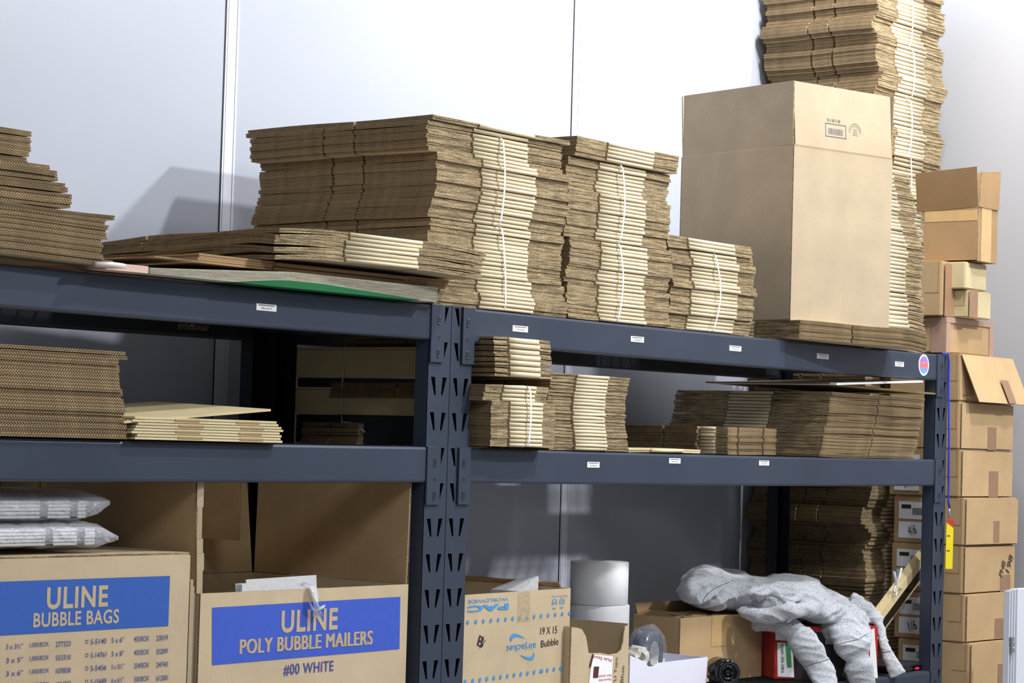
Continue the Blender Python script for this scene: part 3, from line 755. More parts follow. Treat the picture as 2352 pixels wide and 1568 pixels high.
bm = BM(); rows = [('3 x 3½"', '1,000/BOX', '277323', 'S-5140', '5 x 6"', '450/BOX', '23019', 1466), ('3 x 5"', '1,000/BOX', '553310', 'S-14761', '5 x 8"', '450/BOX', '552899', 1497),
                   ('3 x 6"', '1,000/BOX', '1078838', 'S-5456', '5 x 10½"', '254/BOX', '24743', 1527), ('3 x 8"', '1,000/BOX', '1054323', 'S-15689', '6 x 6½"', '500/BOX', '612081', 1558)]
for r in rows:
    y = r[7]
    for s, xx, w, dy in ((r[0], 33, 38, 18), (r[1], 90, 44, 14), (r[2], 145, 34, 12), (r[3], 226, 36, 6), (r[4], 270, 28, 3), (r[5], 325, 34, 0), (r[6], 372, 26, -2)):
        put_text(bm, s, f, (xx, y+dy), w, 12, bold=.0005)
    a, b = f(199, y+7), f(207, y+7)
    e = .0035
    for q in ((-e, -e*.7, -e, e), (e*.7, e, -e, e), (-e, e, -e, -e*.7), (-e, e, e*.7, e)): decal_quad(bm, [(a[0]+q[0], a[1]+q[2]), (a[0]+q[1], a[1]+q[2]), (a[0]+q[1], a[1]+q[3]), (a[0]+q[0], a[1]+q[3])])
put('size_table_print', bm, plain('small_blue_print', (70, 84, 140), .7), t)
BBt = t; zB = P.z+.004
# poly bubble mailers carton (open)
P = U(461, 1363, Y=.015); Q = U(938, 1340, Y=.015)
WM = (Q-P).length; ux = (Vector((Q.x, Q.y, 0))-Vector((P.x, P.y, 0))).normalized()
hM = P.z-Z3-.001; DM = .50
t = thing('bubble_mailer_carton', 'big open carton with a blue band reading POLY BUBBLE MAILERS', 'carton', (P.x, P.y, Z3+.001), 0)
P0 = Vector((P.x, P.y, Z3+.001)); f = front_map(P0, (1, 0, 0))
put('body', ob_walls(WM, DM, hM, .005), [M_K, M_TO], t)
bm = BM(); decal_quad(bm, [f(487, 1527), f(917, 1490), f(919, 1370), f(487, 1395)]); put('printed_band', bm, M_BLUE2, t)
bm = BM(); put_text(bm, 'ULINE', f, (711, 1424), 129, 51, bold=.003, y=-.0014, spacing=1.12); [put_text(bm, 'POLY BUBBLE MAILERS', f, (707+e_, 1474), 302, 33, y=-.0014-.0002*abs(e_+1), spacing=1.08) for e_ in (-1.3, -.4, .5, 1.3)]
put('band_lettering', bm, M_LET, t)
bm = BM(); put_text(bm, '#00 WHITE', f, (709, 1534), 114, 27, bold=.001, spacing=1.08); put('size_lettering', bm, plain('indigo_print', (62, 72, 150), .7), t)
# flaps of the open carton: tall back flap, right flap, left flap bent outwards
fh = .285
bm = BM(); panel(bm, (.006, DM, hM+.001), (WM-.012, 0, 0), (0, .035, fh), .004); put('back_flap', bm, [M_KB, M_TO], t)
bm = BM(); panel(bm, (WM-.002, .006, hM+.001), (0, DM-.012, 0), (.006, .0, fh), .004); put('side_flap', bm, [M_KB, M_TO], t)
bm = BM()
rgx = random.Random(9); yp = [.008+(DM-.02)*i/10 for i in range(11)]
panel(bm, (-.001, .012, hM+.001), (0, DM-.03, 0), (-.012, .004, fh), .004); put('side_flap', bm, [M_KB, M_TO], t)
bm = BM()   # torn liner strips along the left flap's front edge
zz = 0
while zz < fh-.02:
    hh = rgx.uniform(.03, .07); hh = min(hh, fh-zz)
    panel(bm, (-.006-.04*zz, .008, hM+zz), (.014+rgx.uniform(-.004, .004), -.004, 0), (-.001, .0, hh), .0025); zz += hh
for k in range(3): panel(bm, (-.026+.008*k, .006+.004*k, .02), (.006, -.002, 0), (.0, 0, hM+.01-.015*k), .002)
put('torn_edge', bm, [M_K, M_TO], t)
# interior filler: stack of mailers inside
def mailer(o, u, v, label, th=.003, group=None, code=False):
    bm = BM(); panel(bm, o, u, v, th); oo = put('padded_mailer', bm, [M_MAIL, M_MAIL]); return tag(oo, label, 'mailer', group)
t_ = NT('white_poly_mailer', .35); t_.col(lin((205, 208, 212))); t_.bump(t_.noise(90, 3, t_.obj()), .5, .003); M_MAIL = t_.m
a, b = U(570, 1356, Y=.10), U(731, 1348, Y=.10)
mailer((a.x, .10, a.z-.1), (b.x-a.x, .0, .004), (0, .01, U(600, 1330, Y=.10).z-a.z+.1), 'large white poly mailer standing behind the carton front')
a, b = U(543, 1357, Y=.085), U(590, 1357, Y=.085)
mailer((a.x, .08, a.z-.1), (b.x-a.x, .0, .0), (0, .01, U(560, 1340, Y=.08).z-a.z+.1), 'small white mailer with a barcode left of the large one')
bm = BM()
for k in range(5):
    p = U(543+2.6*k, 1352, Y=.078); box(bm, p.x-.001, p.x+.0008, .076, .0765, p.z-.012, p.z+.01)
tag(put('barcode_label', bm, M_BLK), 'black barcode on the small white mailer', 'label')
bm = BM(); rg = random.Random(4)
A = f(715, 1345)
def fw(px, py, y): x, z = f(px, py); return Vector((P0.x+x, P0.y+y, P0.z+z))
tube(bm, [fw(712, 1343, .02), fw(714, 1350, -.006), fw(716, 1365, -.010), fw(715, 1385, -.014), fw(718, 1400, -.014), fw(722, 1413, -.010)], [.012, .016, .017, .015, .008, .012], 12, flat=.35)
tube(bm, [fw(716, 1400, -.014), fw(732, 1392, -.014), fw(738, 1388, -.012)], [.003, .004, .001], 8)
tube(bm, [fw(716, 1404, -.014), fw(708, 1396, -.012), fw(703, 1380, -.010)], [.003, .003, .001], 8)
tag(put('twisted_bag_end', bm, M_FILM2, smooth=True), 'twisted clear plastic bag end hanging over the open carton front', 'plastic bag')
# cardboard panel behind the bubble bag carton
a = U(250, 1290, Y=.52); b = U(432, 1290, Y=.52)
bm = BM(); panel(bm, (a.x-.3, .535, Z3+.001), (b.x-a.x+.3, 0, 0), (0, .01, .62), .004); 
t = put('leaning_cardboard', bm, [M_KB, M_TO]); tag(t, 'brown board standing behind the closed bubble bag carton', 'cardboard panel')
bm = BM(); panel(bm, (b.x+.004, .36, zB), (.0, .16, 0), (0, 0, .22), .005); tag(put('leaning_cardboard', bm, [M_KB, M_TO]), 'narrow upright board edge beside the open carton flap', 'cardboard panel')
# bagged packs on the carton
def bag(label, px0, px1, ytop, ybot, Yd, seed):
    rg = random.Random(seed)
    zt_ = U(px1, ytop, Y=Yd).z; zb_ = U(px1, ybot, Y=Yd).z; x1 = U(px1, ybot, Y=Yd).x; x0 = U(px0, ybot, Y=Yd).x
    t = thing('bagged_mailer_pack', label, 'bagged pack', (0, 0, 0), 0, 'clear bags of white mailers')
    n = 5; hh = (zt_-zb_)*.62/n
    for k in range(n):
        bm = BM()
        z = zb_+(zt_-zb_)*.14+k*hh
        slab(bm, [x0, (x0+x1)/2, x1-.045], [Yd, Yd+.2, Yd+.33], z, z+hh*.72, lambda x, y: 0, 0, 0); put('white_sheet', bm, M_WHITE, t)
    bm = BM()
    for cc in (.22, .60, .80): box(bm, x0+(x1-x0)*cc-.008, x0+(x1-x0)*cc+.010, Yd-.0015, Yd-.0005, zb_+(zt_-zb_)*.14, zb_+(zt_-zb_)*.74)
    put('dark_tab', bm, M_STD, t)
    bm = BM(); nx, ny = 26, 12
    for s in (1, -1):
        g = []
        for j in range(ny+1):
            row = []
            for i in range(nx+1):
                u, v = i/nx, j/ny
                e = min(1, 12*min(1-u, u+.4))*min(1, 6*min(v+.05, 1-v+.05)); e = max(.0, e)**.5
                if i == nx: e = .12+.1*sin(j)
                x = x0+(x1+.008-x0)*u; y = Yd-.012+.36*v
                mid = (zt_+zb_)/2+(.25*(zt_-zb_)*max(0, u-.85)/.15*(.6 if seed == 1 else -.5)); hz = (zt_-zb_)/2
                z = mid+s*hz*e+(.004*noise.noise(Vector((x*30, y*30, s*3+seed)))+.003*noise.noise(Vector((x*80, y*80, seed)))) * (0 if i == nx else 1)
                row.append(bm.verts.new((x, y, max(z, zb_-.0005))))
            g.append(row)
        for j in range(ny):
            for i in range(nx): face(bm, [g[j][i], g[j][i+1], g[j+1][i+1], g[j+1][i]])
        face(bm, [g[0][0], g[0][1], g[0][0]]) if False else None
        if s == 1: top = g
        else:
            for i in range(nx): face(bm, [top[0][i], top[0][i+1], g[0][i+1], g[0][i]])
    put('clear_bag', bm, M_FILM2, t, smooth=True)
bag('upper clear bag of white mailers on the bubble bag carton', -120, 235, 1130, 1198, .06, 1)
bag('lower clear bag of white mailers resting on the bubble bag carton', -120, 255, 1195, 1258, .06, 2)

# ------------------------------------------------------------------ lower shelf, right
# airjacket carton
P = U(1068, 1366, Y=.012); Q = U(1311, 1344, Y=.045)
ux = Vector((Q.x-P.x, Q.y-P.y, 0)); WA = ux.length; ya = math.atan2(ux.y, ux.x)
t = thing('air_mailer_carton', 'open carton with light blue dotted lines and upside-down print', 'carton', (P.x, P.y, Z3+.001), ya)
P0 = Vector((P.x, P.y, Z3+.001)); f = front_map(P0, ux); hA = P.z-Z3-.001; DA = .38
put('body', ob_walls(WA, DA, hA, .004), [M_K, M_TO], t)
bm = BM(); panel(bm, (.004, DA, hA-.001), (WA-.008, 0, 0), (0, .004, .05), .004); put('back_flap', bm, [M_KB, M_TO], t)
bm = BM(); panel(bm, (WA-.001, .03, hA), (0, DA-.03, 0), (-.01, 0, .012), .004); put('side_flap', bm, [M_KB, M_TO], t)
bm = BM(); y = -.001
def disc(bm, c, r, y=-.0012, n=14, ky=1.):
    face(bm, [bm.verts.new((c[0]+r*cos(2*pi*k/n), y, c[1]+r*ky*sin(2*pi*k/n))) for k in range(n)])
for k in range(15):
    s = k/14; disc(bm, f(1074+(1307-1074)*(s**.96), 1429-21*s), .0052)
for k in range(16):
    s = k/15; disc(bm, f(1068+(1302-1068)*(s**.96), 1565-33*s), .0055)
put_text(bm, 'PAC', f, (1121, 1395), 94, 15, bold=.004, flip=-1, y=-.0013)
put_text(bm, 'WORLDWIDE', f, (1121, 1378), 92, 8, bold=.0, flip=-1)
put_text(bm, 'airjacket', f, (1197, 1484), 68, 20, bold=.0008, spacing=1.08, flip=-1, y=-.0013)
for (cxp, cyp, sg) in ((1290, 1384, 1), (1273, 1386, 1)):
    c = f(cxp, cyp)
    for k in range(3):
        a0 = pi/2+k*2*pi/3; pts = []
        for q in range(5):
            aa = a0+.25+q*.38; pts.append((c[0]+.010*cos(aa), c[1]+.013*sin(aa)))
        for q in range(4): 
            p, r_ = Vector(pts[q]), Vector(pts[q+1]); d = (r_-p).normalized(); nn = Vector((-d.y, d.x))*.0013
            decal_quad(bm, [tuple(p-nn), tuple(r_-nn), tuple(r_+nn), tuple(p+nn)], -.0013)
    put_text(bm, '2' if cxp > 1280 else '4', f, (cxp, cyp-1), 5, 9, flip=-1, y=-.0013)
put_text(bm, 'Manufactured', f, (1285, 1369), 36, 4, flip=-1)
def swoosh(px):
    up = [f(*p) for p in px[0]]; lo = [f(*p) for p in px[1]]
    for i in range(len(up)-1):
        decal_quad(bm, [up[i], up[i+1], lo[i+1], lo[i]], -.0013)
swoosh(([(1172, 1471), (1171, 1462), (1176, 1455), (1185, 1455), (1196, 1459), (1207, 1467)], [(1174, 1472), (1177, 1466), (1182, 1462), (1188, 1461), (1197, 1463), (1207, 1467)]))
swoosh(([(1225, 1497), (1224, 1503), (1219, 1508), (1212, 1508), (1203, 1506), (1193, 1503)], [(1226, 1498), (1227, 1506), (1223, 1514), (1215, 1515), (1204, 1511), (1193, 1503)]))
put_text(bm, '2', f, (1303, 1530), 6, 12, flip=-1); put_text(bm, 'r', f, (1244, 1540), 5, 9, flip=-1)
put('blue_print', bm, M_CYAN, t)
bm = BM(); put_text(bm, '19 X 15', f, (1260, 1447), 38, 17); put_text(bm, 'Bubble', f, (1262, 1475), 40, 16, rot=.04); put_text(bm, 'B', f, (1104, 1473), 14, 24, rot=-.4); put_text(bm, 'Z', f, (1106, 1474), 18, 14, rot=.6)
put('pen_writing', bm, M_INK, t)
bm = BM(); decal_quad(bm, [f(1187, 1428), f(1218, 1426), f(1218, 1357), f(1190, 1359)], -.0016); put('tape_strip', bm, film('dull_clear_tape', (200, 180, 150), .35), t)
# white bag in it
bm = BM(); pk = U(1214, 1320, Y=.17); b0 = U(1170, 1356, Y=.15); b1 = U(1256, 1350, Y=.15); zb_ = b0.z-.12
pts = [Vector((b0.x, .12, b0.z)), Vector((pk.x-.01, .13, pk.z)), Vector((pk.x+.008, .15, pk.z)), Vector((b1.x, .16, b1.z)), Vector((b1.x, .22, b1.z-.01)), Vector((pk.x, .20, pk.z-.01)), Vector((b0.x, .21, b0.z))]
vt = [bm.verts.new(p) for p in pts]; vb = [bm.verts.new((p.x, p.y, zb_)) for p in pts]
for i in range(7): face(bm, [vt[i], vt[(i+1) % 7], vb[(i+1) % 7], vb[i]])
face(bm, vt); 
tag(put('white_poly_bag', bm, M_MAIL), 'crumpled white bag poking out of the dotted-line carton', 'plastic bag')

# rolls
def roll(label, cx, cy, z0, r, h):
    t = thing('label_roll', label, 'roll', (cx, cy, z0), 0, 'white label rolls')
    bm = BM(); rg = lathe(bm, [(.020, 0), (r-.002, 0), (r, .002), (r, h-.002), (r-.002, h), (.020, h), (.020, 0)], n=64); put('paper_roll', bm, M_WHITE, t, smooth=False)
    for p in t.children[0].data.polygons: p.use_smooth = abs(p.normal.z) < .5
    bm = BM(); lathe(bm, [(.018, .001), (.0198, .001), (.0198, h-.001), (.018, h-.001), (.018, .001)], n=32); put('cardboard_core', bm, M_KD, t)
Yr = .33; a, b = U(1333, 1340, Y=Yr), U(1446, 1340, Y=Yr)
rr = (U(1446, 1340, Y=Yr)-U(1333, 1340, Y=Yr)).length*.774/2*.97
cr_ = (a+b)/2+Vector((.012, 0, 0)); rr *= .93
ztop = U(1390, 1290, Y=Yr).z; zmid = U(1390, 1388, Y=Yr).z
hr = ztop-zmid
roll('upper white label roll standing on another roll', cr_.x, Yr+.03, zmid, rr, hr)
roll('lower white label roll under the upper roll', cr_.x+.006, Yr+.03, zmid-hr-.0005, rr*1.02, hr)
bm = BM(); zz_ = zmid-hr-.001
box(bm, cr_.x-.09, cr_.x+.09, Yr-.06, Yr+.12, Z3+.001, zz_); bmesh.ops.bevel(bm, geom=bm.edges[:], offset=.003, segments=2, affect='EDGES')
tag(put('small_carton', bm, M_KD), 'hidden brown carton carrying the white label rolls', 'carton')

# cut-open small carton with sticker
P = U(1312, 1440, Y=.02); Q = U(1446, 1430, Y=.02); WS = Q.x-P.x; DS = .2
t = thing('cut_carton', 'small cut-down carton with a ragged front and a red-print sticker', 'carton', (P.x, .02, Z3+.001), 0)
P0 = Vector((P.x, .02, Z3+.001)); f = front_map(P0, (1, 0, 0)); hS = P.z-Z3
bm = BM(); th = .004
def fpoly(bm, pts, y, th):
    a = [bm.verts.new((x, y, z)) for x, z in pts]; b = [bm.verts.new((x, y+th, z)) for x, z in pts]
    for tr in tessellate_polygon([[Vector((x, z, 0)) for x, z in pts]]):
        face(bm, [a[i] for i in tr]); face(bm, [b[i] for i in tr[::-1]])
    n = len(pts)
    for i in range(n): face(bm, [a[i], a[(i+1) % n], b[(i+1) % n], b[i]], 1)
xl, xr = 0, WS
front = [(0, 0), (WS, 0), f(1445, 1436), f(1436, 1438), f(1433, 1455), f(1431, 1475), f(1426, 1493), f(1420, 1500), f(1400, 1503), f(1380, 1499), f(1352, 1500), f(1350, 1485), f(1346, 1462), f(1337, 1445), f(1326, 1441), f(1313, 1440)]
fpoly(bm, front, 0, th)
zbk = U(1380, 1424, Y=.02+DS).z-Z3
panel(bm, (0, DS, 0), (WS, 0, 0), (0, 0, zbk), th); panel(bm, (0, th, 0), (0, DS-th, 0), (0, 0, hS), th); panel(bm, (WS-th, th, 0), (0, DS-th, 0), (0, 0, f(1440, 1432)[1]), th)
put('body', bm, [M_K, M_TO], t)
bm = BM(); decal_quad(bm, [f(1352, 1568), f(1404, 1568), f(1407, 1507), f(1360, 1502)], -.0012); put('sticker', bm, M_WHITE, t)
M_RED = plain('red_print', (186, 44, 40), .6, var=.03)
bm = BM(); put_text(bm, 'Mule Sauce', f, (1382, 1512), 44, 8, flip=-1, y=-.002, rot=-.15); put_text(bm, 'hot sauce', f, (1388, 1552), 30, 6, flip=-1, y=-.002); put_text(bm, 'favorite', f, (1388, 1561), 28, 6, flip=-1, y=-.002)
put('red_lettering', bm, M_RED, t)
bm = BM(); decal_quad(bm, [f(1361, 1556), f(1372, 1556), f(1375, 1530), f(1363, 1530)], -.002); decal_quad(bm, [f(1352, 1530), f(1360, 1500), f(1363, 1502), f(1356, 1532)], -.002); put('dark_sticker_mark', bm, plain('maroon_print', (84, 34, 36), .6), t)
bm = BM(); put_text(bm, 'YLI Tape', f, (1415, 1545), 60, 12, rot=pi/2*.97, y=-.0015) if False else None
xa, za = f(1414, 1542); letter(bm, 'YLI Tape', (xa, -.0015, za), (1, 0, 0), (0, 0, 1), .1, rot=pi/2*.95, fit=(.075, .015))
xa, za = f(1429, 1548); letter(bm, 'Blue', (xa, -.0015, za), (1, 0, 0), (0, 0, 1), .1, rot=pi/2*.95, fit=(.045, .013)); put('pen_writing', bm, plain('pencil_ink', (92, 74, 60), .7), t)

# white bin
P = U(1447, 1520, Y=.05); Q = U(1626, 1508, Y=.05); WBn = Q.x-P.x
t = thing('plastic_bin', 'white plastic storage bin with a notched front rim', 'storage bin', (P.x, .05, Z3+.001), 0)
P0 = Vector((P.x, .05, Z3+.001)); f = front_map(P0, (1, 0, 0)); M_BIN = plain('white_translucent_plastic', (222, 224, 240), .3, var=.01)
bm = BM(); zt_ = f(1620, 1509)[1]
fpoly(bm, [(0, 0), (WBn*.97, 0), (WBn, zt_), f(1512, 1522), f(1503, 1530), f(1489, 1530), f(1481, 1519), (0, f(1448, 1505)[1])], 0, .003)
Db = .22; zk = U(1560, 1500, Y=.27).z-Z3
panel(bm, (0, Db, 0), (WBn, 0, 0), (0, 0, zk), .003); panel(bm, (0, .003, 0), (0, Db-.003, 0), (0, 0, zt_), .003); panel(bm, (WBn-.003, .003, 0), (0, Db-.003, 0), (0, 0, zt_), .003); panel(bm, (0, .003, 0), (WBn, 0, 0), (0, Db-.003, 0), .003)
put('bin_body', bm, [M_BIN, M_BIN], t)
# tape rolls in bags standing in the bin
c = U(1486, 1500, Y=.14); Rt = .066
t = thing('tape_roll', 'wrapped roll of dark tape in a clear bag standing in the white bin', 'tape roll', (c.x, .14, c.z), radians(12))
bm = BM(); lathe(bm, [(.034, -.022), (Rt-.004, -.022), (Rt, -.018), (Rt, .018), (Rt-.004, .022), (.034, .022), (.034, -.022)], n=48, axis='Y'); put('roll', bm, plain('dark_blue_tape', (38, 46, 66), .2, spec=.7), t, smooth=True)
bm = BM(); lathe(bm, [(.032, -.021), (.0338, -.021), (.0338, .021), (.032, .021), (.032, -.021)], n=32, axis='Y'); put('core', bm, M_GREY, t)
bm = BM()
rings = lathe(bm, [(.001, -.032), (.03, -.033), (Rt, -.03), (Rt+.010, -.012), (Rt+.011, .012), (Rt, .03), (.03, .033), (.001, .032)], n=48, axis='Y')
for v in bm.verts: v.co += Vector((noise.noise(v.co*60), noise.noise(v.co*60+Vector((9, 0, 0)))*.8, noise.noise(v.co*60+Vector((0, 9, 0)))))*.007
put('clear_wrap', bm, film('glossy_wrap', (200, 212, 228), .16, .04), t, smooth=True)
bm = BM(); decal_quad(bm, [(.012, -.055), (.05, -.045), (.040, -.012), (.028, -.014)], -.036); put('yellow_green_label', bm, plain('pale_green_label', (205, 220, 178), .6), t)
bm = BM(); lathe(bm, [(.012, -.014), (.030, -.014), (.030, .014), (.012, .014), (.012, -.014)], c=(0, 0, 0), n=28, axis='Y')
for v in bm.verts: v.co += Vector((noise.noise(v.co*80), noise.noise(v.co*80+Vector((9, 0, 0)))*.6, noise.noise(v.co*70+Vector((0, 9, 0)))))*.008
o = put('crumpled_plastic', bm, M_GREY); o.location = (U(1462, 1505, Y=.09).x, .085, U(1462, 1508, Y=.09).z); tag(o, 'crumpled pale plastic scrap in the bin beside the tape roll', 'plastic scrap')
# black lens-like cylinder
c0 = U(1673, 1545, Y=.0); Rc = .036
t = thing('black_speaker', 'glossy black round device lying by the white bin', 'device', (c0.x, -.0, c0.z), radians(-38))
bm = BM(); lathe(bm, [(.001, -.10), (Rc*.92, -.10), (Rc, -.094), (Rc, -.006), (Rc*.95, 0), (Rc*.78, .002), (Rc*.74, -.006), (Rc*.6, -.008), (Rc*.55, .0), (Rc*.42, .0), (Rc*.36, -.01), (.0005, -.012)], n=44, axis='Y')
M_GB = plain('glossy_black_plastic', (12, 13, 17), .12, spec=.6, var=.02); put('housing', bm, M_GB, t, smooth=True)
bm = BM(); lathe(bm, [(Rc*.66, .0045), (Rc*.72, .0055), (Rc*.78, .0045)], n=40, axis='Y'); put('front_ring', bm, M_STD, t, smooth=True)
bm = BM(); box(bm, -Rc*.7, Rc*.7, .012, .09, -(c0.z-Z3)+.001, -Rc*.75); put('stand', bm, M_GB, t)

# open carton behind
Ya = .25
A = U(1563, 1420, Y=Ya); B = U(1752, 1405, Y=Ya-.01); Wb = (B-A).length
t = thing('open_carton', 'open brown carton with clear tape, holding the hoodie end', 'carton', (A.x, Ya, Z3+.001), math.atan2(B.y-A.y, B.x-A.x))
hO = A.z-Z3; Do = U(1452, 1390, X=A.x).y-Ya; Do = max(.15, min(Do, .4))
bm = ob_walls(Wb, Do, hO, .004); put('body', bm, [M_KB, M_TO], t)
bm = BM(); panel(bm, (.02, .002, hO), (.13, 0, 0), (-.002, .05, .010), .003); panel(bm, (.002, .01, hO), (0, Do-.02, 0), (.05, .0, .012), .003); put('top_flap', bm, [M_KD, M_TO], t)
bm = BM(); panel(bm, (.02, Do, hO), (Wb-.04, 0, 0), (0, .01, .03), .003); put('top_flap', bm, [M_KD, M_TO], t)
bm = BM(); box(bm, Wb*.37, Wb*.60, -.0012, -.0002, .10, hO); box(bm, Wb*.37, Wb*.6, -.001, .04, hO, hO+.001); put('shiny_tape', bm, M_TAPEC, t)
# red carton
M_REDB = plain('red_carton_print', (178, 40, 34), .5, var=.05); Yb = .17
A = U(1779, 1437, Y=Yb); B = U(2016, 1500, Y=-.03); zr = A.z
Wr = math.hypot(B.x-A.x, B.y-A.y); yr = math.atan2(B.y-A.y, B.x-A.x)
t = thing('red_carton', 'worn red and white carton with a green stripe under the hoodie', 'carton', (A.x, Yb, Z3+.001), yr)
P0 = Vector((A.x, Yb, Z3+.001)); f = front_map(P0, (cos(yr), sin(yr), 0)); hR = zr-Z3-.001
bm = BM(); box(bm, 0, Wr, 0, .22, 0, hR); bmesh.ops.bevel(bm, geom=bm.edges[:], offset=.003, segments=2, affect='EDGES'); put('body', bm, M_REDB, t)
bm = BM()
decal_quad(bm, [f(1781, 1469), f(1822, 1472), f(1822, 1448), f(1781, 1445)]); put('white_panel', bm, M_WHITE, t); bm = BM(); decal_quad(bm, [f(1786, 1553), f(1824, 1555), f(1820, 1476), f(1785, 1475)]); put('white_panel', bm, M_WHITE, t); bm = BM()
decal_quad(bm, [f(1996, 1560), f(2016, 1556), f(2008, 1442), f(2000, 1446)]); put('white_panel', bm, M_WHITE, t)
bm = BM(); decal_quad(bm, [f(1808, 1532), f(1818, 1532), f(1815, 1476), f(1804, 1476)], -.0016); put('green_stripe', bm, plain('green_print', (50, 150, 90), .6), t)
bm = BM(); xa, za = f(1797, 1512); letter(bm, 'H1641-304-20RA', (xa, -.0018, za), (1, 0, 0), (0, 0, 1), .1, rot=-pi/2*.97, fit=(.085, .009)); put('side_lettering', bm, M_INK, t)
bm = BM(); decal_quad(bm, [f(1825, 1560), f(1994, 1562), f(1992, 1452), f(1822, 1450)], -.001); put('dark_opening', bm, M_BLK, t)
bm = BM(); decal_quad(bm, [f(1822, 1500), f(1838, 1513), f(1848, 1478), f(1830, 1440), f(1800, 1450), f(1795, 1446), f(1800, 1444), f(1824, 1452)], -.0022)
decal_quad(bm, [f(1892, 1444), f(1915, 1446), f(1912, 1480), f(1896, 1478)], -.0022); put('torn_cardboard_patch', bm, M_K, t)

# hoodie
def hoodie():
    def lerp_tab(tab, x):
        for i in range(len(tab)-1):
            if x <= tab[i+1][0]:
                w_ = (x-tab[i][0])/max(1e-6, tab[i+1][0]-tab[i][0]); w_ = max(0, w_); return tab[i][1]+(tab[i+1][1]-tab[i][1])*w_
        return tab[-1][1]
    top = [(1556, 1352), (1566, 1332), (1590, 1310), (1620, 1299), (1655, 1303), (1690, 1312), (1725, 1324), (1760, 1329), (1800, 1326), (1850, 1327), (1878, 1335), (1898, 1356), (1915, 1366), (1940, 1380), (1975, 1395), (2000, 1412), (2008, 1430)]
    bot = [(1556, 1378), (1570, 1385), (1610, 1397), (1650, 1403), (1690, 1398), (1720, 1412), (1755, 1424), (1800, 1420), (1850, 1428), (1900, 1442), (1960, 1452), (2008, 1442)]
    def ridge(v, sharp=2.2): return max(0., 1-abs(noise.noise(v))*sharp)
    def fold(c):
        q = Vector((c.x*4.5+c.z*7, c.y*4, c.z*22-c.x*9)); a_ = ridge(q)
        q2 = Vector((c.x*13-c.z*10+5, c.y*9, c.z*34+c.x*14)); b_ = ridge(q2, 2.6)
        q3 = Vector((c.x*4+2, c.y*4, c.z*9)); m_ = .5+.5*noise.noise(q3)*1.6
        return .017*(a_**1.2)*m_+.0055*(b_**1.2)+.007*noise.noise(c*9)-.005
    bm = bmesh.new()
    nx, nt = 150, 64; grid = []
    for i in range(nx+1):
        x = 1556+(2008-1556)*i/nx; yt, yb = lerp_tab(top, x), lerp_tab(bot, x); e = min(1, min(i, nx-i)/9.)**.5
        q_ = min(1, max(0, (x-1690)/170)); yf, ym, yk = .21-.16*q_-.04*max(0, (x-1860)/148), .36-.16*q_, .47-.15*q_
        pf = U(x, yb, Y=yf); pm = U(x, yt, Y=ym); mid = pf.lerp(pm, .5); row = []
        h = (pm.z-pf.z)*.5; zc = (pm.z+pf.z)/2; yc = (yf+yk)/2; ry = (yk-yf)/2*e
        xc = pf.x+(pm.x-pf.x)*.5
        for k in range(nt):
            an = 2*pi*k/nt; cy_, sy_ = cos(an), sin(an)
            yy = yc-ry*(abs(cy_)**.8)*(1 if cy_ > 0 else -1); zz = zc+h*1.02*(abs(sy_)**.75)*(1 if sy_ > 0 else -1)
            X_ = pf.x+(pm.x-pf.x)*((yy-yf)/(ym-yf))
            row.append(bm.verts.new((X_, yy, zz)))
        grid.append(row)
    for i in range(nx):
        for k in range(nt): bm.faces.new([grid[i][k], grid[i][(k+1) % nt], grid[i+1][(k+1) % nt], grid[i+1][k]])
    bm.faces.new(grid[0]); bm.faces.new(grid[-1][::-1])
    def sleeve(pts, dy=.55, n=90, seam=None):
        pts = [(U(x, y, Y=Y), r/930., dd) for x, y, r, Y, dd in pts]
        L = len(pts)-1; rings = []
        for i in range(n+1):
            s_ = L*i/n; j = min(int(s_), L-1); w_ = s_-j
            P0_, P1_, P2_, P3_ = (pts[max(0, min(L, j+q))] for q in (-1, 0, 1, 2))
            def cr(a_, b_, c_, d_): return .5*((2*b_)+(c_-a_)*w_+(2*a_-5*b_+4*c_-d_)*w_*w_+(3*b_-a_-3*c_+d_)*w_**3)
            p = cr(P0_[0], P1_[0], P2_[0], P3_[0]); r = cr(P0_[1], P1_[1], P2_[1], P3_[1]); dd = P1_[2]+(P2_[2]-P1_[2])*w_
            tn = (P2_[0]-P1_[0]).normalized(); side = tn.cross(Vector((.62, .78, 0))).normalized(); dep = side.cross(tn).normalized()
            rings.append([bm.verts.new(p+side*r*1.25*cos(2*pi*k/40)+dep*r*dd*sin(2*pi*k/40)) for k in range(40)])
        for i in range(n):
            for k in range(40): bm.faces.new([rings[i][k], rings[i][(k+1) % 40], rings[i+1][(k+1) % 40], rings[i+1][k]])
        bm.faces.new(rings[0]); bm.faces.new(rings[-1][::-1])
    sleeve([(1735, 1425, 20, .20, .8), (1790, 1430, 22, .13, .8), (1828, 1452, 27, .085, .7), (1853, 1490, 30, .055, .6), (1874, 1520, 31, .035, .5), (1890, 1550, 30, .015, .5), (1902, 1600, 28, -.012, .5)])
    sleeve([(1895, 1395, 50, .14, .8), (1930, 1425, 55, .06, .7), (1952, 1455, 52, .01, .6), (1960, 1480, 42, -.015, .6), (1967, 1500, 34, -.022, .6), (1970, 1511, 25, -.024, .7), (1972, 1527, 33, -.026, .7), (1976, 1545, 32, -.03, .6), (1982, 1568, 28, -.032, .6), (1990, 1620, 26, -.034, .6)])
    sleeve([(1950, 1385, 30, .16, .9), (1990, 1402, 18, .11, .9), (2014, 1428, 14, .06, .9), (2027, 1460, 13, .03, .8), (2036, 1493, 14, .012, .7), (2050, 1525, 18, -.006, .6), (2062, 1552, 21, -.02, .5)])
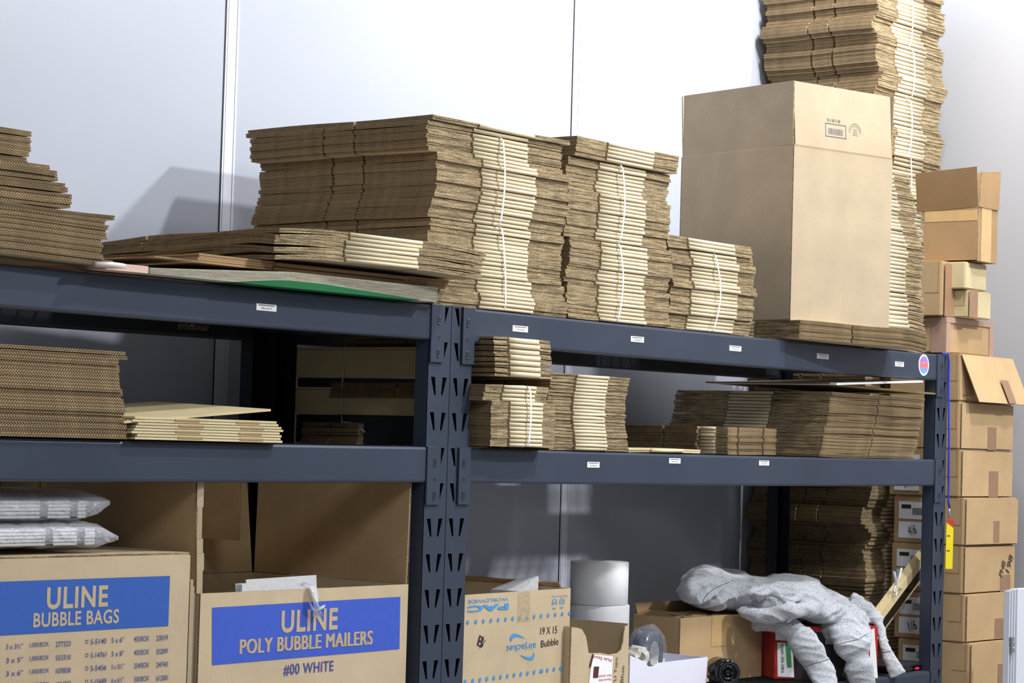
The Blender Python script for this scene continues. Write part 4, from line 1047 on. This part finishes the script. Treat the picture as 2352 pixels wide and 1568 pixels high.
    sleeve([(1700, 1404, 12, .20, .9), (1760, 1412, 17, .13, .9), (1830, 1400, 15, .06, .9), (1900, 1398, 15, .05, .9), (1950, 1420, 14, .03, .9)])
    sleeve([(1738, 1380, 9, .15, 1), (1752, 1362, 11, .14, 1), (1775, 1362, 10, .12, 1), (1812, 1376, 9, .08, 1), (1870, 1368, 8, .08, 1)])
    me = bpy.data.meshes.new('hoodie'); bm.to_mesh(me); bm.free()
    o = bpy.data.objects.new('hoodie', me); C.objects.link(o)
    r = o.modifiers.new('r', 'REMESH'); r.mode = 'VOXEL'; r.voxel_size = .0034
    s = o.modifiers.new('s', 'SMOOTH'); s.iterations = 9; s.factor = .6
    dg = bpy.context.evaluated_depsgraph_get(); m2 = bpy.data.meshes.new_from_object(o.evaluated_get(dg))
    o.modifiers.clear(); o.data = m2
    m2.update(); nn = [v.normal.copy() for v in m2.vertices]
    for v, n in zip(m2.vertices, nn):
        low = max(0, min(1, (v.co.z-(Z3+.06))/.12))
        v.co = v.co+n*fold(v.co)*(.35+.65*low)
    for p in m2.polygons: p.use_smooth = True
    t = NT('heather_grey_fleece', .95, 0, .1); oc = t.obj()
    mp = t.add('ShaderNodeMapping'); t.link(oc, mp.inputs[0]); mp.inputs['Scale'].default_value = (160, 160, 380)
    n = t.noise(1, 3, mp.outputs[0], .7)
    cc = t.mix(t.mapr(n, .50, .66, 0, .75), lin((184, 188, 196)), lin((104, 112, 124)))
    t.col(cc); t.b.inputs['Sheen Weight'].default_value = .15; t.bump(t.noise(500, 2, oc), .3, .001)
    m2.materials.clear(); m2.materials.append(t.m)
    tag(o, 'crumpled heather grey hoodie thrown over the open carton and the red carton', 'hoodie')
hoodie()
hd = bpy.data.objects['hoodie']
M_CUFF = plain('ribbed_grey_knit', (176, 180, 188), .95, var=.05, scale=90)
def band(pts, r, m, name):
    bm = BM(); tube(bm, pts, r, 8, flat=.8); o = put(name, bm, m, hd, smooth=True)
from mathutils.bvhtree import BVHTree
_t = BVHTree.FromPolygons([v.co for v in hd.data.vertices], [tuple(p.vertices) for p in hd.data.polygons])
def on(px, py):
    d = (U(px, py, Y=0)-CAMP).normalized(); h = _t.ray_cast(CAMP, d); return (h[0]-d*.0006) if h[0] else None
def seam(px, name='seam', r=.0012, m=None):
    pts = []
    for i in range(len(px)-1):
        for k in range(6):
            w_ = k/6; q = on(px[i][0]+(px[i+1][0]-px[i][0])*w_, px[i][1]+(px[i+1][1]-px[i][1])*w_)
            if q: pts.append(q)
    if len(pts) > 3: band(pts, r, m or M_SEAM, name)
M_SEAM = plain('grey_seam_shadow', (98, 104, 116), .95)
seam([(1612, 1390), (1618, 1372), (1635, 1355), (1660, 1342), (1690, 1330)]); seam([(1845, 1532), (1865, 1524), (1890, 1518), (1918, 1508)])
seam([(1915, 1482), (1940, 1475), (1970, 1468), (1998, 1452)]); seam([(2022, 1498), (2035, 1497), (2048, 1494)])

# folded envelopes tied with ribbon and leaning black board
A = U(2000, 1418, Y=.10); B = U(2112, 1268, Y=.10); d = (B-A)
perp = Vector((d.z, 0, -d.x)).normalized()
t = thing('tied_paper_bundle', 'pale paper bundle tied with a white ribbon, leaning by the right post', 'paper bundle', (0, 0, 0))
bm = BM()
for k in range(5): panel(bm, A+perp*(.003*k-.006)+Vector((0, -.004*k, 0)), d*1.0, perp*.026, .004)
put('paper_stack', bm, [M_KP, M_KP], t)
bm = BM(); m_ = A+d*.5+Vector((0, -.024, 0)); m_ = U(2057, 1345, Y=.075)
tube(bm, [m_+Vector((-.012, 0, .045)), m_+Vector((-.004, -.002, .02)), m_], [.0055, .0045, .003], 8, flat=.3)
tube(bm, [m_+Vector((.035, 0, .055)), m_+Vector((.018, -.002, .028)), m_], [.004, .004, .003], 8, flat=.3)
tube(bm, [m_, m_+Vector((-.010, -.002, -.016)), m_+Vector((-.004, -.002, -.032)), m_+Vector((.006, -.002, -.022)), m_+Vector((.002, 0, -.004))], .0022, 8)
tube(bm, [m_, m_+Vector((.03, .0, -.008)), m_+Vector((.055, .006, -.006))], .0028, 8, flat=.4)
put('ribbon', bm, M_STRAP, t, smooth=True)
bm = BM(); A2 = U(2016, 1432, Y=.13); B2 = U(2122, 1290, Y=.13); d2 = B2-A2; pr = Vector((d2.z, 0, -d2.x)).normalized()
panel(bm, A2-d2*.35, d2*1.36, pr*.036, .02); tag(put('black_board', bm, M_GB), 'black bar leaning behind the tied paper bundle', 'board')
bm = BM(); panel(bm, A2+pr*.037-d2*.3, d2*1.25, pr*.006, .02); tag(put('kraft_strip', bm, [M_K, M_K]), 'narrow kraft strip leaning below the black bar', 'cardboard strip')
# small device with red light
A = U(2045, 1530, Y=.03); B = U(2128, 1526, Y=.03)
t = thing('black_device', 'small flat black device with a red light on the lower shelf end', 'device', (A.x, .03, Z3+.001), 0)
bm = BM(); box(bm, 0, B.x-A.x, 0, .12, 0, B.z-Z3-.0); bmesh.ops.bevel(bm, geom=bm.edges[:], offset=.004, segments=2, affect='EDGES'); put('case', bm, M_GB, t)
bm = BM(); box(bm, -.004, B.x-A.x+.004, -.002, .11, B.z-Z3+.0005, B.z-Z3+.007); put('lid', bm, M_STD, t)
t_ = NT('red_led', .3); t_.col(lin((230, 30, 40))); t_.b.inputs['Emission Color'].default_value = lin((255, 40, 50)); t_.b.inputs['Emission Strength'].default_value = 1.2
bm = BM(); q = U(2107, 1535, Y=.028); box(bm, q.x-A.x-.010, q.x-A.x+.012, -.0015, .0, q.z-Z3-.003, q.z-Z3+.003); put('red_light', bm, t_.m, t)

# ------------------------------------------------------------------ beam labels and stickers
def beam_label(px, py, wpx, hpx, s, label):
    a = U(px-wpx/2, py, Y=-.003); b = U(px+wpx/2, py, Y=-.003); zt_ = U(px, py-hpx/2, Y=-.003).z; zb_ = U(px, py+hpx/2, Y=-.003).z
    t = thing('shelf_label', label, 'label', ((a.x+b.x)/2, -.0024, (zt_+zb_)/2), 0, 'white size labels on the beams'); w = (b.x-a.x)/2; h = (zt_-zb_)/2*.92
    bm = BM(); box(bm, -w, w, -.0008, .0002, -h, h); put('paper', bm, M_WHITE, t)
    bm = BM(); decal_quad(bm, [(-w*.8, h*.45), (w*.8, h*.45), (w*.8, h*.68), (-w*.8, h*.68)], -.0010)
    letter(bm, s, (0, -.0011, -h*.25), (1, 0, 0), (0, 0, 1), .02, fit=(w*1.1, h*.62)); put('printing', bm, M_INK, t)
beam_label(612, 706, 46, 17, '20x12x12', 'white label reading 20x12x12 on the left top beam')
beam_label(1195, 755, 35, 15, '14x10x6', 'leftmost white label on the right top beam')
beam_label(1464, 779, 30, 14, '10x8x6', 'white label on the top beam below the second strapped stack')
beam_label(1689, 800, 27, 13, '10x6x4', 'white label on the top beam below the low bundle')
beam_label(1890, 818, 27, 13, '16x10x10', 'white label on the top beam below the tall carton')
beam_label(2066, 836, 20, 12, '8x8x8', 'small white label next to the round sticker')
beam_label(1363, 1067, 28, 14, '6x6x4', 'white label on the middle right beam below the tall unstrapped pile')
beam_label(1550, 1058, 26, 13, '6x4x3', 'white label on the middle right beam below the single flat box')
beam_label(1755, 1063, 23, 12, '7x5x5', 'rightmost white label on the middle right beam')
# round sticker
c = U(2122, 838, Y=-.003)
t = thing('round_sticker', 'round purple and orange sticker near the right post', 'sticker', (c.x, -.0024, c.z))
bm = BM(); disc(bm, (0, 0), .0335, -.0006, 40); disc(bm, (0, 0), .0335, .0002, 40); put('white_rim', bm, M_WHITE, t)
tt = NT('sunset_print', .4); s = tt.add('ShaderNodeSeparateXYZ'); tt.link(tt.obj(), s.inputs[0])
cr = tt.add('ShaderNodeValToRGB'); tt.link(tt.mapr(s.outputs[2], -.028, .028, 0, 1), cr.inputs[0])
e = cr.color_ramp.elements; e[0].color = lin((90, 190, 220)); e[1].color = lin((150, 130, 225))
for pos, rgb in ((.25, (110, 150, 220)), (.42, (210, 110, 130)), (.58, (225, 120, 90)), (.72, (150, 110, 210))):
    q = e.new(pos); q.color = lin(rgb)
tt.col(cr.outputs[0])
bm = BM(); disc(bm, (0, 0), .028, -.0009, 40); put('printed_picture', bm, tt.m, t)
bm = BM(); rg = random.Random(2)
for k in range(16): disc(bm, (rg.uniform(-.018, .018), rg.uniform(.004, .02)), .0008, -.0012, 6)
put('white_dots', bm, M_WHITE, t)
# silver tape patch on rear beam
a = U(408, 742, Y=.575); b = U(478, 760, Y=.575)
bm = BM(); nx = 14
g = [[bm.verts.new((a.x+(b.x-a.x)*i/nx, .5735+.002*noise.noise(Vector((i*.9, j*1.3, 0))), b.z+(a.z-b.z)*j/4)) for i in range(nx+1)] for j in range(5)]
for j in range(4):
    for i in range(nx): face(bm, [g[j][i], g[j][i+1], g[j+1][i+1], g[j+1][i]])
tag(put('foil_patch', bm, plain('crinkled_foil', (190, 186, 170), .2, .9)), 'crinkled silver foil patch stuck on the rear beam', 'foil')
# lanyard with tag
M_BLU = plain('blue_cord', (40, 60, 205), .5, var=.03)
t = thing('lanyard', 'blue cord hanging from the top of the right post with a yellow tag', 'lanyard', (0, 0, 0))
bm = BM(); L = [U(2165, 812, Y=-.006), U(2177, 812, Y=-.008), U(2180, 830, Y=-.012), U(2179, 900, Y=-.014), U(2180, 1000, Y=-.014), U(2179, 1100, Y=-.014), U(2178, 1150, Y=-.014), U(2181, 1166, Y=-.014)]
tube(bm, L, .0034, 8); put('cord', bm, M_BLU, t, smooth=True)
bm = BM(); tube(bm, [L[-1], U(2181, 1175, Y=-.014), U(2180, 1190, Y=-.014)], [.003, .006, .003], 8, flat=.5); put('clip', bm, plain('silver_clip', (190, 190, 196), .25, .8), t, smooth=True)
M_YEL = plain('yellow_tag_plastic', (226, 210, 30), .4, var=.02)
bm = BM(); a = U(2174, 1308, Y=-.02); b = U(2193, 1190, Y=-.012)
tl, tr_, br, bl = U(2174, 1192, Y=-.016), U(2192, 1192, Y=-.034), U(2182, 1308, Y=-.034), U(2171, 1306, Y=-.016)
br = bl+(tr_-tl)*.85; panel(bm, bl, (tr_-tl)*.9, tl-bl, .002, 0, 0); put('tag_plate', bm, [M_YEL], t)
bm = BM(); off = Vector((-.0018, -.0018, 0)); dn = (bl-tl)
face(bm, [bm.verts.new(p+off) for p in (tl, tl+(tr_-tl)*.9, tl+(tr_-tl)*.9+dn*.17, tl+dn*.06)])
ud = (tr_-tl).normalized(); vd = (tl-bl).normalized()
for q in (.32, .62): letter(bm, 'EX' if q < .5 else 'IT', tl+(br-bl)*.35+dn*q+off, ud, vd, .02, fit=(.010, .016)) if False else [face(bm, [bm.verts.new(tl+off+dn*(q+.035*j)+(tr_-tl)*a_) for a_, j in ((.1, 0), (.5, 0), (.5, .8), (.1, .8))]) for _ in (0,)]
put('red_marks', bm, M_RED, t)

# folded white panels at the lower right
t = thing('white_panel_set', 'white folding panels with hinges leaning at the lower right edge', 'panel', (0, 0, 0))
for k in range(4):
    a = U(2320+6*k, 1357-2*k if k < 3 else 1352, Y=-.35)
    bm = BM(); w_ = .004 if k < 3 else .3
    box(bm, a.x, a.x+w_, -.35, -.33, 0, a.z); bmesh.ops.bevel(bm, geom=bm.edges[:], offset=.001, segments=1, affect='EDGES'); put('panel_leaf', bm, M_TRIM, t)
bm = BM()
for py in (1468, 1480, 1494): 
    a = U(2322, py, Y=-.355); box(bm, a.x-.002, a.x+.018, -.358, -.35, a.z-.006, a.z+.006)
put('hinge', bm, plain('hinge_metal', (170, 172, 178), .3, .8), t)

# ------------------------------------------------------------------ remaining boxes of the tall stack etc. as one mass
me = bpy.data.meshes.new('flattened_box_mass'); REST.to_mesh(me); REST.free()
for m in STK: me.materials.append(m)
o = bpy.data.objects.new('flattened_box_mass', me); C.objects.link(o)
tag(o, 'shaded lower flattened boxes of the floor-standing stack and rear piles', 'flattened box', None, 'stuff')

# ------------------------------------------------------------------ light
def area(name, loc, size, power, target, col=(1, 1, 1), sy=None):
    l = bpy.data.lights.new(name, 'AREA'); l.energy = power; l.size = size; l.color = col
    if sy: l.shape = 'RECTANGLE'; l.size_y = sy
    o = bpy.data.objects.new(name, l); C.objects.link(o); o.location = loc
    o.rotation_euler = (Vector(target)-Vector(loc)).to_track_quat('-Z', 'Y').to_euler(); return o
area('ceiling_lamp_a', (2.0, -.42, 4.0), .5, 66, (1.9, .7, 2.4), (1, .99, .97))
area('ceiling_lamp_b', (1.13, -2.0, 4.87), .2, 110, (.4, 0, 1.6), (1, .99, .97))
area('ceiling_lamp_c', (2.6, -3.9, 4.75), .22, 195, (0, 0, 1.6), (1, .99, .97))
area('left_fill', (-3.2, -4.6, 4.5), 1.2, 80, (0, 0, 1.6), (.95, .98, 1))  # soft fill added to lift left-facing sides, not a ceiling lamp
w = bpy.data.worlds.new('world'); bpy.context.scene.world = w; w.use_nodes = True
w.node_tree.nodes['Background'].inputs[0].default_value = (.90, .93, 1, 1); w.node_tree.nodes['Background'].inputs[1].default_value = .25
sc = bpy.context.scene; sc.view_settings.view_transform = 'Standard'; sc.view_settings.look = 'None'; sc.view_settings.exposure = 0
sc.cycles.use_denoising = True; sc.cycles.max_bounces = 5; sc.cycles.transparent_max_bounces = 10
print('flat boxes', NFLAT[0])
